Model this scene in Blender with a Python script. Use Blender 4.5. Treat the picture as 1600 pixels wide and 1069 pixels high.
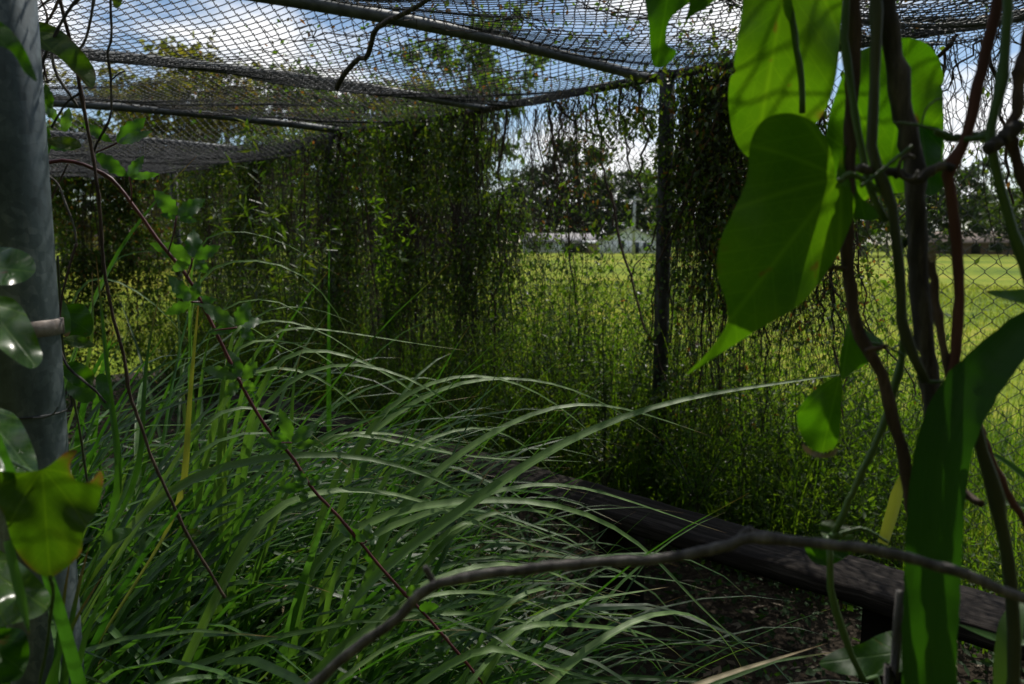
import bpy, math, random
import numpy as np
from mathutils import Vector, Matrix
from mathutils.geometry import delaunay_2d_cdt

R = math.radians
rng = np.random.default_rng(11)
random.seed(11)
for o in list(bpy.data.objects):
    bpy.data.objects.remove(o)
scene = bpy.context.scene
COL = scene.collection

# ------------------------------------------------------------------ camera
FPX = 1244.4                      # 28 mm on a 36 mm wide sensor, in photograph pixels
CAM_H = 1.40
TILT = math.atan(154.0 / FPX)
cd = bpy.data.cameras.new('camera')
cam = bpy.data.objects.new('camera', cd)
COL.objects.link(cam)
cam.location = (0, 0, CAM_H)
cam.rotation_euler = (math.pi / 2 - TILT, 0, 0)
cd.lens = 28.0
cd.sensor_width = 36.0
cd.clip_start = 0.02
cd.clip_end = 2000
cd.dof.use_dof = True
cd.dof.focus_distance = 1.45
cd.dof.aperture_fstop = 7.0
scene.camera = cam

# ------------------------------------------------------------------ sky and sun
SUN_EL, SUN_AZ = R(52), R(24)     # azimuth to the right of the viewing direction
w = bpy.data.worlds.new('World')
scene.world = w
w.use_nodes = True
nt = w.node_tree
nt.nodes.clear()
out = nt.nodes.new('ShaderNodeOutputWorld')
bg = nt.nodes.new('ShaderNodeBackground')
sky = nt.nodes.new('ShaderNodeTexSky')
sky.sky_type = 'NISHITA'
sky.sun_disc = False
sky.sun_elevation = SUN_EL
sky.sun_rotation = SUN_AZ
sky.air_density = 1.0
sky.dust_density = 0.3
sky.ozone_density = 2.5
tc = nt.nodes.new('ShaderNodeTexCoord')
mp = nt.nodes.new('ShaderNodeMapping')
mp.inputs['Scale'].default_value = (1.0, 1.0, 2.6)
mp.inputs['Location'].default_value = (0.35, 0.2, 0.0)
nz = nt.nodes.new('ShaderNodeTexNoise')
nz.inputs['Scale'].default_value = 2.6
nz.inputs['Detail'].default_value = 8
nz.inputs['Roughness'].default_value = 0.56
rp = nt.nodes.new('ShaderNodeValToRGB')
rp.color_ramp.elements[0].position = 0.49
rp.color_ramp.elements[1].position = 0.60
mx = nt.nodes.new('ShaderNodeMixRGB')
mx.inputs['Color2'].default_value = (11.5, 11.6, 11.8, 1)
L = nt.links.new
L(tc.outputs['Generated'], mp.inputs['Vector'])
L(mp.outputs['Vector'], nz.inputs['Vector'])
L(nz.outputs['Fac'], rp.inputs['Fac'])
L(rp.outputs['Color'], mx.inputs['Fac'])
L(sky.outputs['Color'], mx.inputs['Color1'])
L(mx.outputs['Color'], bg.inputs['Color'])
bg.inputs['Strength'].default_value = 0.13
L(bg.outputs['Background'], out.inputs['Surface'])

sd = bpy.data.lights.new('sun', 'SUN')
sd.energy = 5.0
sd.angle = R(0.53)
sd.color = (1.0, 0.95, 0.86)
sun = bpy.data.objects.new('sun', sd)
COL.objects.link(sun)
SUN_DIR = Vector((math.sin(SUN_AZ) * math.cos(SUN_EL), math.cos(SUN_AZ) * math.cos(SUN_EL), math.sin(SUN_EL)))
sun.rotation_euler = SUN_DIR.to_track_quat('Z', 'Y').to_euler()
sun.location = (5, 10, 20)

vs = scene.view_settings
scene.display_settings.display_device = 'sRGB'
vs.view_transform = 'Standard'
vs.look = 'None'
vs.exposure = -0.36
vs.gamma = 1.0
vs.use_curve_mapping = False
scene.cycles.max_bounces = 8
scene.cycles.transparent_max_bounces = 8
scene.cycles.transmission_bounces = 6
scene.cycles.use_denoising = True

# ------------------------------------------------------------------ geometry helpers
cT, sT = math.cos(TILT), math.sin(TILT)
CF = np.array([0, cT, -sT]); CU = np.array([0, sT, cT]); CX = np.array([1.0, 0, 0])
CO = np.array([0, 0, CAM_H])

def ray(px, py):
    return CF + CX * ((px - 800) / FPX) + CU * ((534.5 - py) / FPX)

def P(px, py, z):
    """world point seen at photograph pixel (px, py), z metres ahead of the camera"""
    return CO + ray(px, py) * z

def hit_z(px, py, height):
    r = ray(px, py)
    return CO + r * ((height - CAM_H) / r[2])

FA = R(44.5)
FU = np.array([-math.sin(FA), math.cos(FA), 0])     # along the back fence, away from the camera
FN = np.array([math.cos(FA), math.sin(FA), 0])      # through the back fence, towards the field
FD = 3.38                                           # camera to back fence
FH = 2.22                                           # height of the fence
NEAR = 0.25                                         # camera to the open front

def fence(s, h, off=0.0):
    return FU * s + FN * (FD + off) + np.array([0, 0, h])

def fence_s(px):
    t = (px - 800) / FPX
    r = np.array([t, 1.0, 0])
    q = FD / np.dot(r, FN)
    return float(np.dot(r * q, FU))

def fence_pt(px, py):
    """along, height on the back fence at a pixel"""
    r = ray(px, py)
    q = FD / np.dot(r, FN)
    p = CO + r * q
    return float(np.dot(p, FU)), float(p[2])

def mk_mesh(name, verts, faces, uv=None, smooth=True):
    """faces: list of integer arrays (M,k)"""
    verts = np.asarray(verts, dtype=np.float32)
    me = bpy.data.meshes.new(name)
    me.vertices.add(len(verts))
    me.vertices.foreach_set('co', verts.ravel())
    loops, starts, n = [], [], 0
    for f in faces:
        f = np.asarray(f, dtype=np.int32)
        if len(f) == 0:
            continue
        k = f.shape[1]
        loops.append(f.ravel())
        starts.append(n + np.arange(len(f)) * k)
        n += f.size
    lp = np.concatenate(loops).astype(np.int32)
    st = np.concatenate(starts).astype(np.int32)
    me.loops.add(len(lp))
    me.loops.foreach_set('vertex_index', lp)
    me.polygons.add(len(st))
    me.polygons.foreach_set('loop_start', st)
    me.update(calc_edges=True)
    if smooth:
        me.polygons.foreach_set('use_smooth', np.ones(len(st), dtype=bool))
    if uv is not None:
        l = me.uv_layers.new(name='UVMap')
        l.data.foreach_set('uv', np.asarray(uv, dtype=np.float32)[lp].ravel())
    me.validate()
    return me

class MB:
    def __init__(self):
        self.v, self.f, self.uv, self.n = [], [], [], 0
    def add(self, v, faces, uv=None):
        v = np.asarray(v, dtype=np.float64).reshape(-1, 3)
        for f in faces:
            if len(f):
                self.f.append(np.asarray(f, dtype=np.int64) + self.n)
        self.v.append(v)
        self.uv.append(np.zeros((len(v), 2)) if uv is None else np.asarray(uv))
        self.n += len(v)
        return self
    def build(self, name, mat, parent=None, smooth=True, kind=None, label=None):
        V = np.concatenate(self.v)
        if parent is not None:
            V = V - np.array(parent.location)
        me = mk_mesh(name, V, self.f, np.concatenate(self.uv), smooth)
        me.materials.append(mat)
        return link(name, me, parent, kind, label)

def link(name, me, parent=None, kind=None, label=None):
    o = bpy.data.objects.new(name, me)
    COL.objects.link(o)
    if parent is not None:
        o.parent = parent
    if kind:
        o['kind'] = kind
    if label:
        o['label'] = label
    return o

def thing(name, label, cat, loc=(0, 0, 0), group=None):
    o = bpy.data.objects.new(name, None)
    o.empty_display_size = 0.1
    COL.objects.link(o)
    o.location = tuple(float(x) for x in loc)
    o['label'] = label
    o['category'] = cat
    if group:
        o['group'] = group
    return o

def tag(o, label, cat, group=None, kind=None):
    o['label'] = label
    o['category'] = cat
    if group:
        o['group'] = group
    if kind:
        o['kind'] = kind
    return o

def norm(a):
    return a / np.maximum(np.linalg.norm(a, axis=-1, keepdims=True), 1e-9)

def tubes(mb, PT, rad, sides=5, cap=False):
    """PT (N,K,3) centre lines, rad scalar / (K,) / (N,K)"""
    PT = np.asarray(PT, dtype=np.float64)
    N, K, _ = PT.shape
    T = np.empty_like(PT)
    T[:, 1:-1] = PT[:, 2:] - PT[:, :-2]
    T[:, 0] = PT[:, 1] - PT[:, 0]
    T[:, -1] = PT[:, -1] - PT[:, -2]
    T = norm(T)
    mean = norm(PT[:, -1] - PT[:, 0] + 1e-6)
    ref = np.where(np.abs(mean[:, 2:3]) > 0.8, np.array([[1.0, 0.2, 0]]), np.array([[0, 0, 1.0]]))
    A = norm(np.cross(T, ref[:, None, :]))
    B = np.cross(T, A)
    rad = np.broadcast_to(np.asarray(rad, dtype=np.float64), (N, K))
    ang = np.arange(sides) * 2 * math.pi / sides
    V = PT[:, :, None, :] + rad[:, :, None, None] * (A[:, :, None, :] * np.cos(ang)[None, None, :, None] + B[:, :, None, :] * np.sin(ang)[None, None, :, None])
    idx = np.arange(N * K * sides).reshape(N, K, sides)
    a = idx[:, :-1, :]; b = np.roll(idx, -1, axis=2)[:, :-1, :]
    c = np.roll(idx, -1, axis=2)[:, 1:, :]; d = idx[:, 1:, :]
    q = np.stack([a, b, c, d], -1).reshape(-1, 4)
    fs = [q]
    if cap:
        fs.append(idx[:, 0, ::-1].reshape(N, sides))
        fs.append(idx[:, -1, :].reshape(N, sides))
    v = np.linspace(0, 1, K)
    uv = np.zeros((N, K, sides, 2))
    uv[..., 0] = np.arange(sides) / sides
    uv[..., 1] = v[None, :, None]
    mb.add(V.reshape(-1, 3), fs, uv.reshape(-1, 2))
    return mb

def crom(pts, n):
    """smooth line through points, n samples evenly by length"""
    p = np.asarray(pts, dtype=np.float64)
    e = np.vstack([2 * p[0] - p[1], p, 2 * p[-1] - p[-2]])
    res = []
    for i in range(len(p) - 1):
        p0, p1, p2, p3 = e[i:i + 4]
        for t in np.linspace(0, 1, 12, endpoint=False):
            res.append(0.5 * ((2 * p1) + (-p0 + p2) * t + (2 * p0 - 5 * p1 + 4 * p2 - p3) * t * t + (-p0 + 3 * p1 - 3 * p2 + p3) * t ** 3))
    res.append(p[-1])
    res = np.array(res)
    d = np.concatenate([[0], np.cumsum(np.linalg.norm(np.diff(res, axis=0), axis=1))])
    q = np.linspace(0, d[-1], n)
    return np.stack([np.interp(q, d, res[:, k]) for k in range(res.shape[1])], 1)

def box(mb, lo, hi, X=(1, 0, 0), Y=(0, 1, 0), O=(0, 0, 0)):
    X = np.array(X, float); Y = np.array(Y, float); O = np.array(O, float)
    v = []
    for z in (lo[2], hi[2]):
        for x, y in ((lo[0], lo[1]), (hi[0], lo[1]), (hi[0], hi[1]), (lo[0], hi[1])):
            v.append(O + X * x + Y * y + np.array([0, 0, z]))
    mb.add(v, [np.array([[3, 2, 1, 0], [4, 5, 6, 7], [0, 1, 5, 4], [1, 2, 6, 5], [2, 3, 7, 6], [3, 0, 4, 7]])])
    return mb

def leaves(mb, pos, dirs, nrm, ln, wd, fold=0.25):
    """many small folded leaves"""
    pos = np.asarray(pos); N = len(pos)
    if N == 0:
        return mb
    D = norm(dirs); S = norm(np.cross(D, nrm)); U = np.cross(S, D)
    ln = np.broadcast_to(ln, (N,))[:, None]; wd = np.broadcast_to(wd, (N,))[:, None]
    b = pos
    m = pos + D * ln * 0.45 - U * wd * fold
    l = pos + D * ln * 0.46 + S * wd * 0.52
    r = pos + D * ln * 0.46 - S * wd * 0.52
    t = pos + D * ln - U * ln * 0.12
    V = np.stack([b, l, t, r, m], 1).reshape(-1, 3)
    i = (np.arange(N) * 5)[:, None]
    tr = np.concatenate([i + np.array([[0, 4, 1]]), i + np.array([[1, 4, 2]]), i + np.array([[0, 3, 4]]), i + np.array([[3, 2, 4]])])
    return mb.add(V, [tr])

def rand_unit(n):
    return norm(rng.normal(size=(n, 3)))

# ------------------------------------------------------------------ materials
def newmat(name):
    m = bpy.data.materials.new(name)
    m.use_nodes = True
    t = m.node_tree
    b = t.nodes['Principled BSDF']
    return m, t, b

def node(t, kind, **kw):
    n = t.nodes.new(kind)
    for k, v in kw.items():
        if k in n.inputs.keys():
            n.inputs[k].default_value = v
        else:
            setattr(n, k, v)
    return n

def ramp(t, cols, pos=None):
    r = t.nodes.new('ShaderNodeValToRGB')
    e = r.color_ramp.elements
    pos = pos or [i / (len(cols) - 1) for i in range(len(cols))]
    while len(e) < len(cols):
        e.new(0.5)
    for i, (c, p) in enumerate(zip(cols, pos)):
        e[i].position = p
        e[i].color = (*c, 1)
    return r

def math_n(t, op, a, b=None):
    n = t.nodes.new('ShaderNodeMath')
    n.operation = op
    for i, x in enumerate((a, b)):
        if x is None:
            continue
        if isinstance(x, (int, float)):
            n.inputs[i].default_value = x
        else:
            t.links.new(x, n.inputs[i])
    return n.outputs[0]

def mixc(t, fac, a, b, mode='MIX'):
    n = t.nodes.new('ShaderNodeMixRGB')
    n.blend_type = mode
    for s, x in (('Fac', fac), ('Color1', a), ('Color2', b)):
        if isinstance(x, (int, float)):
            n.inputs[s].default_value = x
        elif isinstance(x, tuple):
            n.inputs[s].default_value = (*x, 1)
        else:
            t.links.new(x, n.inputs[s])
    return n.outputs[0]

def leaf_mat(name, cols, tcols, rough=0.45, trans=0.5, veins=None, spots=0.0, island=True, spec=0.5, edge=None):
    """thin leaf: reflecting front, light coming through; veins from the leaf's own UV"""
    m, t, b = newmat(name)
    k = t.links.new
    if island:
        rnd = t.nodes.new('ShaderNodeNewGeometry').outputs['Random Per Island']
    else:
        rnd = t.nodes.new('ShaderNodeObjectInfo').outputs['Random']
    nz = node(t, 'ShaderNodeTexNoise', Scale=22.0 if not island else 1.4, Detail=4.0)
    tcn = t.nodes.new('ShaderNodeTexCoord')
    k(tcn.outputs['Object'], nz.inputs['Vector'])
    f = math_n(t, 'ADD', math_n(t, 'MULTIPLY', rnd, 0.65 if veins != 'palmate' else 0.4), math_n(t, 'MULTIPLY', nz.outputs['Fac'], 0.42 if veins != 'palmate' else 0.75))
    r1 = ramp(t, cols); k(f, r1.inputs['Fac'])
    r2 = ramp(t, tcols); k(f, r2.inputs['Fac'])
    c1, c2 = r1.outputs['Color'], r2.outputs['Color']
    bump_h = None
    if veins:
        uv = t.nodes.new('ShaderNodeUVMap')
        sp = t.nodes.new('ShaderNodeSeparateXYZ')
        k(uv.outputs['UV'], sp.inputs[0])
        u, v = sp.outputs[0], sp.outputs[1]
        au = math_n(t, 'ABSOLUTE', u)
        if veins == 'palmate':          # veins fan out from the stalk
            ang = math_n(t, 'ARCTAN2', u, math_n(t, 'ADD', v, 0.02))
            rr = math_n(t, 'POWER', math_n(t, 'ADD', math_n(t, 'MULTIPLY', u, u), math_n(t, 'MULTIPLY', v, v)), 0.5)
            bend = math_n(t, 'MULTIPLY', ang, math_n(t, 'SUBTRACT', 1.25, math_n(t, 'MULTIPLY', rr, -0.35)))
            s = math_n(t, 'ABSOLUTE', math_n(t, 'SINE', math_n(t, 'MULTIPLY', bend, 3.6)))
            s = math_n(t, 'MULTIPLY', s, math_n(t, 'ADD', rr, 0.05))
            vein = math_n(t, 'SUBTRACT', 1.0, math_n(t, 'SMOOTH_MIN', math_n(t, 'MULTIPLY', s, 11.0), 1.0))
            t.nodes[-1].inputs[2].default_value = 0.0
            vv = node(t, 'ShaderNodeTexVoronoi', feature='DISTANCE_TO_EDGE', Scale=16.0)
            k(uv.outputs['UV'], vv.inputs['Vector'])
            net = math_n(t, 'MULTIPLY', math_n(t, 'LESS_THAN', vv.outputs['Distance'], 0.04), 0.22)
            s2 = math_n(t, 'FRACT', math_n(t, 'MULTIPLY', math_n(t, 'SUBTRACT', v, math_n(t, 'MULTIPLY', au, 1.1)), 8.0))
            s2 = math_n(t, 'LESS_THAN', math_n(t, 'ABSOLUTE', math_n(t, 'SUBTRACT', s2, 0.5)), 0.045)
            vein = math_n(t, 'MAXIMUM', vein, math_n(t, 'MAXIMUM', net, math_n(t, 'MULTIPLY', s2, 0.38)))
        elif veins == 'pinnate':
            s = math_n(t, 'FRACT', math_n(t, 'MULTIPLY', math_n(t, 'SUBTRACT', v, math_n(t, 'MULTIPLY', au, 0.75)), 9.0))
            s = math_n(t, 'ABSOLUTE', math_n(t, 'SUBTRACT', s, 0.5))
            side = math_n(t, 'LESS_THAN', s, 0.10)
            mid = math_n(t, 'LESS_THAN', au, 0.025)
            vein = math_n(t, 'MAXIMUM', math_n(t, 'MULTIPLY', side, 0.75), mid)
        else:                            # parallel veins of a grass blade
            wv = math_n(t, 'SINE', math_n(t, 'MULTIPLY', u, 62.0 if veins == 'parallel' else 190.0))
            st = math_n(t, 'MULTIPLY', math_n(t, 'ADD', wv, 1.0), 0.16)
            mid = math_n(t, 'MULTIPLY', math_n(t, 'LESS_THAN', au, 0.07 if veins == 'parallel' else 0.008), 0.75)
            vein = math_n(t, 'MAXIMUM', st, mid)
        bump_h = vein
        c1 = mixc(t, math_n(t, 'MULTIPLY', vein, 0.75), c1, mixc(t, 1.0, c1, (3.2, 2.4, 2.2) if veins == 'palmate' else (1.9, 1.7, 1.5), 'MULTIPLY'))
        c2 = mixc(t, math_n(t, 'MULTIPLY', vein, 0.7), c2, mixc(t, 1.0, c2, (0.75, 0.8, 0.7) if veins != 'palmate' else (1.7, 1.45, 1.4), 'MULTIPLY'))
        if veins == 'parallel':          # dry straw tips
            tip = math_n(t, 'MULTIPLY', math_n(t, 'SUBTRACT', math_n(t, 'MULTIPLY', v, 1.0), 0.94), 18.0)
            tip = math_n(t, 'MULTIPLY', math_n(t, 'MAXIMUM', math_n(t, 'MINIMUM', tip, 1.0), 0.0), math_n(t, 'GREATER_THAN', f, 0.42))
            c1 = mixc(t, tip, c1, (0.26, 0.16, 0.05)); c2 = mixc(t, tip, c2, (0.24, 0.12, 0.03))
    if spots:
        sn = node(t, 'ShaderNodeTexNoise', Scale=38.0, Detail=2.0)
        k(tcn.outputs['Object'], sn.inputs['Vector'])
        sr = ramp(t, [(0, 0, 0), (1, 1, 1)], [0.74 - spots, 0.80 - spots]); k(sn.outputs['Fac'], sr.inputs['Fac'])
        c1 = mixc(t, sr.outputs['Color'], c1, (0.12, 0.06, 0.015)); c2 = mixc(t, sr.outputs['Color'], c2, (0.16, 0.08, 0.01))
        at = node(t, 'ShaderNodeAttribute', attribute_name='rim')
        rimf = math_n(t, 'MULTIPLY', math_n(t, 'POWER', at.outputs['Fac'], 2.5), math_n(t, 'MINIMUM', math_n(t, 'MULTIPLY', math_n(t, 'MAXIMUM', math_n(t, 'SUBTRACT', nz.outputs['Fac'], 0.62 - (0.14 if name.startswith('yellowing') else 0.0)), 0.0), 9.0), 1.0))
        c1 = mixc(t, rimf, c1, (0.10, 0.05, 0.018)); c2 = mixc(t, rimf, c2, (0.14, 0.06, 0.012))
    k(c1, b.inputs['Base Color'])
    b.inputs['Roughness'].default_value = rough
    b.inputs['Specular IOR Level'].default_value = spec
    tr = t.nodes.new('ShaderNodeBsdfTranslucent')
    k(c2, tr.inputs['Color'])
    ms = t.nodes.new('ShaderNodeMixShader')
    ms.inputs[0].default_value = trans
    k(b.outputs[0], ms.inputs[1]); k(tr.outputs[0], ms.inputs[2])
    if bump_h is not None:
        bp = node(t, 'ShaderNodeBump', Strength=0.35, Distance=0.001)
        k(bump_h, bp.inputs['Height'])
        k(bp.outputs[0], b.inputs['Normal'])
    k(ms.outputs[0], t.nodes['Material Output'].inputs['Surface'])
    return m

def bark_mat(name, cols, scale=30, rough=0.85, stretch=(1, 1, 0.15), bump=0.6):
    m, t, b = newmat(name)
    k = t.links.new
    tcn = t.nodes.new('ShaderNodeTexCoord')
    mp = node(t, 'ShaderNodeMapping', Scale=stretch)
    k(tcn.outputs['Object'], mp.inputs['Vector'])
    nz = node(t, 'ShaderNodeTexNoise', Scale=float(scale), Detail=6.0, Roughness=0.65)
    k(mp.outputs[0], nz.inputs['Vector'])
    r = ramp(t, cols, None if len(cols) != 3 else [0.3, 0.5, 0.72])
    k(nz.outputs['Fac'], r.inputs['Fac'])
    k(r.outputs['Color'], b.inputs['Base Color'])
    b.inputs['Roughness'].default_value = rough
    bp = node(t, 'ShaderNodeBump', Strength=bump, Distance=0.004)
    k(nz.outputs['Fac'], bp.inputs['Height']); k(bp.outputs[0], b.inputs['Normal'])
    return m

def plain_mat(name, c1, c2, scale=8, rough=0.7, metal=0.0, bump=0.15):
    m, t, b = newmat(name)
    k = t.links.new
    tcn = t.nodes.new('ShaderNodeTexCoord')
    nz = node(t, 'ShaderNodeTexNoise', Scale=float(scale), Detail=5.0, Roughness=0.6)
    k(tcn.outputs['Object'], nz.inputs['Vector'])
    r = ramp(t, [c1, c2], [0.35, 0.68]); k(nz.outputs['Fac'], r.inputs['Fac'])
    k(r.outputs['Color'], b.inputs['Base Color'])
    b.inputs['Roughness'].default_value = rough
    b.inputs['Metallic'].default_value = metal
    bp = node(t, 'ShaderNodeBump', Strength=bump, Distance=0.003)
    k(nz.outputs['Fac'], bp.inputs['Height']); k(bp.outputs[0], b.inputs['Normal'])
    return m

M = {}
M['blade'] = leaf_mat('grass_blade', [(0.03, 0.09, 0.013), (0.065, 0.15, 0.034), (0.115, 0.2, 0.07)],
                      [(0.05, 0.15, 0.012), (0.10, 0.26, 0.02), (0.20, 0.32, 0.03)], rough=0.42, trans=0.42, veins='parallel', island=False, spec=0.32)
M['blade_lit'] = leaf_mat('sunlit_tone_grass_blade', [(0.075, 0.16, 0.030), (0.13, 0.235, 0.06), (0.18, 0.29, 0.095)],  # lighter copy of the blade, sunlit look put into its colour
                      [(0.06, 0.18, 0.012), (0.12, 0.28, 0.02), (0.2, 0.34, 0.03)], rough=0.45, trans=0.36, veins='parallel', island=False, spec=0.35)
M['blade_shaded'] = leaf_mat('shaded_tone_grass_blade', [(0.014, 0.045, 0.008), (0.028, 0.07, 0.014), (0.04, 0.095, 0.02)],  # darker copy of the blade, shade between blades put into its colour
                      [(0.03, 0.12, 0.006), (0.06, 0.2, 0.01), (0.09, 0.24, 0.012)], rough=0.4, trans=0.42, veins='parallel', island=False)
M['blade_yellow'] = leaf_mat('yellow_grass_blade', [(0.11, 0.15, 0.03), (0.16, 0.18, 0.04), (0.2, 0.18, 0.05)],
                      [(0.2, 0.3, 0.02), (0.3, 0.33, 0.03), (0.34, 0.26, 0.04)], rough=0.42, trans=0.45, veins='parallel', island=False)
M['strap'] = leaf_mat('strap_leaf', [(0.012, 0.04, 0.008), (0.02, 0.06, 0.012), (0.03, 0.075, 0.014)],
                      [(0.02, 0.10, 0.002), (0.032, 0.13, 0.003), (0.045, 0.16, 0.004)], rough=0.5, trans=0.5, veins='parallel', island=False, spec=0.3)
M['straw'] = leaf_mat('dry_straw_blade', [(0.24, 0.2, 0.1), (0.32, 0.27, 0.14), (0.4, 0.34, 0.2)],
                      [(0.25, 0.2, 0.08), (0.3, 0.24, 0.1), (0.35, 0.28, 0.12)], rough=0.5, trans=0.3, veins='parallel', island=False)
M['heart'] = leaf_mat('heart_leaf', [(0.012, 0.045, 0.006), (0.02, 0.065, 0.008), (0.03, 0.085, 0.012)],
                      [(0.018, 0.10, 0.001), (0.06, 0.19, 0.002), (0.13, 0.29, 0.004)], rough=0.5, trans=0.55, veins='palmate', island=False, spots=0.045, spec=0.3)
M['heart_glossy'] = leaf_mat('glossy_heart_leaf', [(0.02, 0.06, 0.012), (0.035, 0.09, 0.016), (0.06, 0.12, 0.022)],
                      [(0.05, 0.17, 0.004), (0.1, 0.23, 0.006), (0.16, 0.28, 0.01)], rough=0.24, trans=0.42, veins='palmate', island=False, spots=0.02, spec=0.45)
M['heart_yellow'] = leaf_mat('yellowing_heart_leaf', [(0.035, 0.085, 0.010), (0.055, 0.105, 0.012), (0.09, 0.125, 0.016)],
                      [(0.022, 0.085, 0.002), (0.05, 0.125, 0.002), (0.10, 0.14, 0.003)], rough=0.45, trans=0.55, veins='palmate', island=False, spots=0.03)
M['bramble'] = leaf_mat('bramble_leaf', [(0.03, 0.075, 0.025), (0.045, 0.10, 0.035), (0.06, 0.125, 0.045)],
                      [(0.06, 0.22, 0.008), (0.11, 0.3, 0.012), (0.16, 0.34, 0.02)], rough=0.42, trans=0.45, veins='pinnate', island=False, spec=0.4)
M['vine'] = leaf_mat('vine_leaf', [(0.02, 0.045, 0.009), (0.04, 0.075, 0.014), (0.08, 0.11, 0.025)],
                      [(0.045, 0.13, 0.005), (0.12, 0.24, 0.01), (0.28, 0.33, 0.015)], rough=0.45, trans=0.42)
M['vine_rust'] = leaf_mat('rusty_vine_leaf', [(0.05, 0.05, 0.012), (0.12, 0.07, 0.02), (0.2, 0.10, 0.03)],
                      [(0.1, 0.13, 0.01), (0.3, 0.14, 0.02), (0.4, 0.16, 0.025)], rough=0.6, trans=0.42)
M['weed'] = leaf_mat('weed_leaf', [(0.025, 0.055, 0.010), (0.04, 0.085, 0.015), (0.07, 0.11, 0.022)],
                      [(0.09, 0.22, 0.006), (0.15, 0.30, 0.009), (0.24, 0.36, 0.015)], rough=0.6, trans=0.5, spec=0.2)
M['cover'] = leaf_mat('ground_cover_leaf', [(0.016, 0.04, 0.010), (0.03, 0.068, 0.018), (0.055, 0.10, 0.035)],
                      [(0.03, 0.1, 0.006), (0.06, 0.16, 0.01), (0.1, 0.2, 0.015)], rough=0.6, trans=0.35, spec=0.25)
M['litter'] = leaf_mat('dead_leaf', [(0.12, 0.08, 0.05), (0.22, 0.17, 0.11), (0.34, 0.28, 0.2)],
                      [(0.1, 0.06, 0.03), (0.15, 0.1, 0.05), (0.2, 0.14, 0.07)], rough=0.7, trans=0.2)
M['lawn'] = leaf_mat('lawn_grass', [(0.075, 0.095, 0.016), (0.11, 0.13, 0.022), (0.17, 0.165, 0.045)],
                      [(0.17, 0.28, 0.008), (0.26, 0.36, 0.012), (0.38, 0.38, 0.03)], rough=0.45, trans=0.5)
M['crown_green'] = leaf_mat('tree_leaf_green', [(0.018, 0.036, 0.012), (0.034, 0.058, 0.018), (0.06, 0.085, 0.025)],
                      [(0.07, 0.16, 0.008), (0.13, 0.25, 0.012), (0.24, 0.3, 0.02)], rough=0.5, trans=0.45)
M['crown_dark'] = leaf_mat('tree_leaf_dark', [(0.014, 0.026, 0.014), (0.024, 0.04, 0.02), (0.045, 0.06, 0.03)],
                      [(0.03, 0.06, 0.01), (0.05, 0.1, 0.015), (0.1, 0.14, 0.03)], rough=0.55, trans=0.35)
M['crown_yellow'] = leaf_mat('tree_leaf_yellow', [(0.06, 0.08, 0.014), (0.10, 0.11, 0.02), (0.16, 0.12, 0.025)],
                      [(0.18, 0.24, 0.012), (0.28, 0.3, 0.018), (0.36, 0.24, 0.03)], rough=0.5, trans=0.5)
M['wire'] = plain_mat('galvanised_wire', (0.03, 0.032, 0.034), (0.085, 0.09, 0.095), 20, 0.5, 0.4)
M['fence_wire'] = plain_mat('weathered_fence_wire', (0.025, 0.027, 0.027), (0.075, 0.08, 0.078), 20, 0.55, 0.4)
M['pipe'] = plain_mat('galvanised_pipe', (0.07, 0.076, 0.08), (0.17, 0.18, 0.185), 14, 0.6, 0.4)
M['dark_pipe'] = plain_mat('weathered_dark_pipe', (0.025, 0.026, 0.026), (0.07, 0.072, 0.07), 14, 0.6, 0.3)
M['rust'] = plain_mat('rusty_band', (0.16, 0.12, 0.10), (0.34, 0.30, 0.27), 60, 0.6, 0.3)
M['bark_dark'] = bark_mat('dark_vine_bark', [(0.012, 0.01, 0.009), (0.04, 0.034, 0.031), (0.17, 0.15, 0.14)], 70, bump=1.0)
M['bark_brown'] = bark_mat('brown_vine_bark', [(0.025, 0.014, 0.01), (0.065, 0.04, 0.028), (0.15, 0.10, 0.07)], 80, bump=0.9)
M['bark_red'] = bark_mat('reddish_stem', [(0.05, 0.018, 0.014), (0.1, 0.035, 0.026), (0.15, 0.06, 0.045)], 40)
M['bark_grey'] = bark_mat('grey_twig_bark', [(0.03, 0.026, 0.024), (0.085, 0.076, 0.07), (0.22, 0.2, 0.185)], 90, bump=1.0)
M['bark_tree'] = bark_mat('tree_bark', [(0.04, 0.035, 0.03), (0.08, 0.07, 0.06), (0.14, 0.12, 0.10)], 4)
M['cane'] = bark_mat('crimson_cane', [(0.05, 0.009, 0.012), (0.10, 0.018, 0.026), (0.16, 0.045, 0.045)], 35, 0.45, bump=0.2)
M['stem_green'] = bark_mat('green_stem', [(0.03, 0.07, 0.012), (0.05, 0.11, 0.018), (0.09, 0.15, 0.03)], 30, 0.5, bump=0.15)
M['stem_olive'] = bark_mat('olive_stem', [(0.02, 0.028, 0.01), (0.04, 0.052, 0.016), (0.075, 0.08, 0.03)], 30, 0.6, bump=0.2)
M['strand'] = bark_mat('dry_vine_strand', [(0.016, 0.013, 0.009), (0.035, 0.026, 0.017), (0.08, 0.055, 0.035)], 12)

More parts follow.
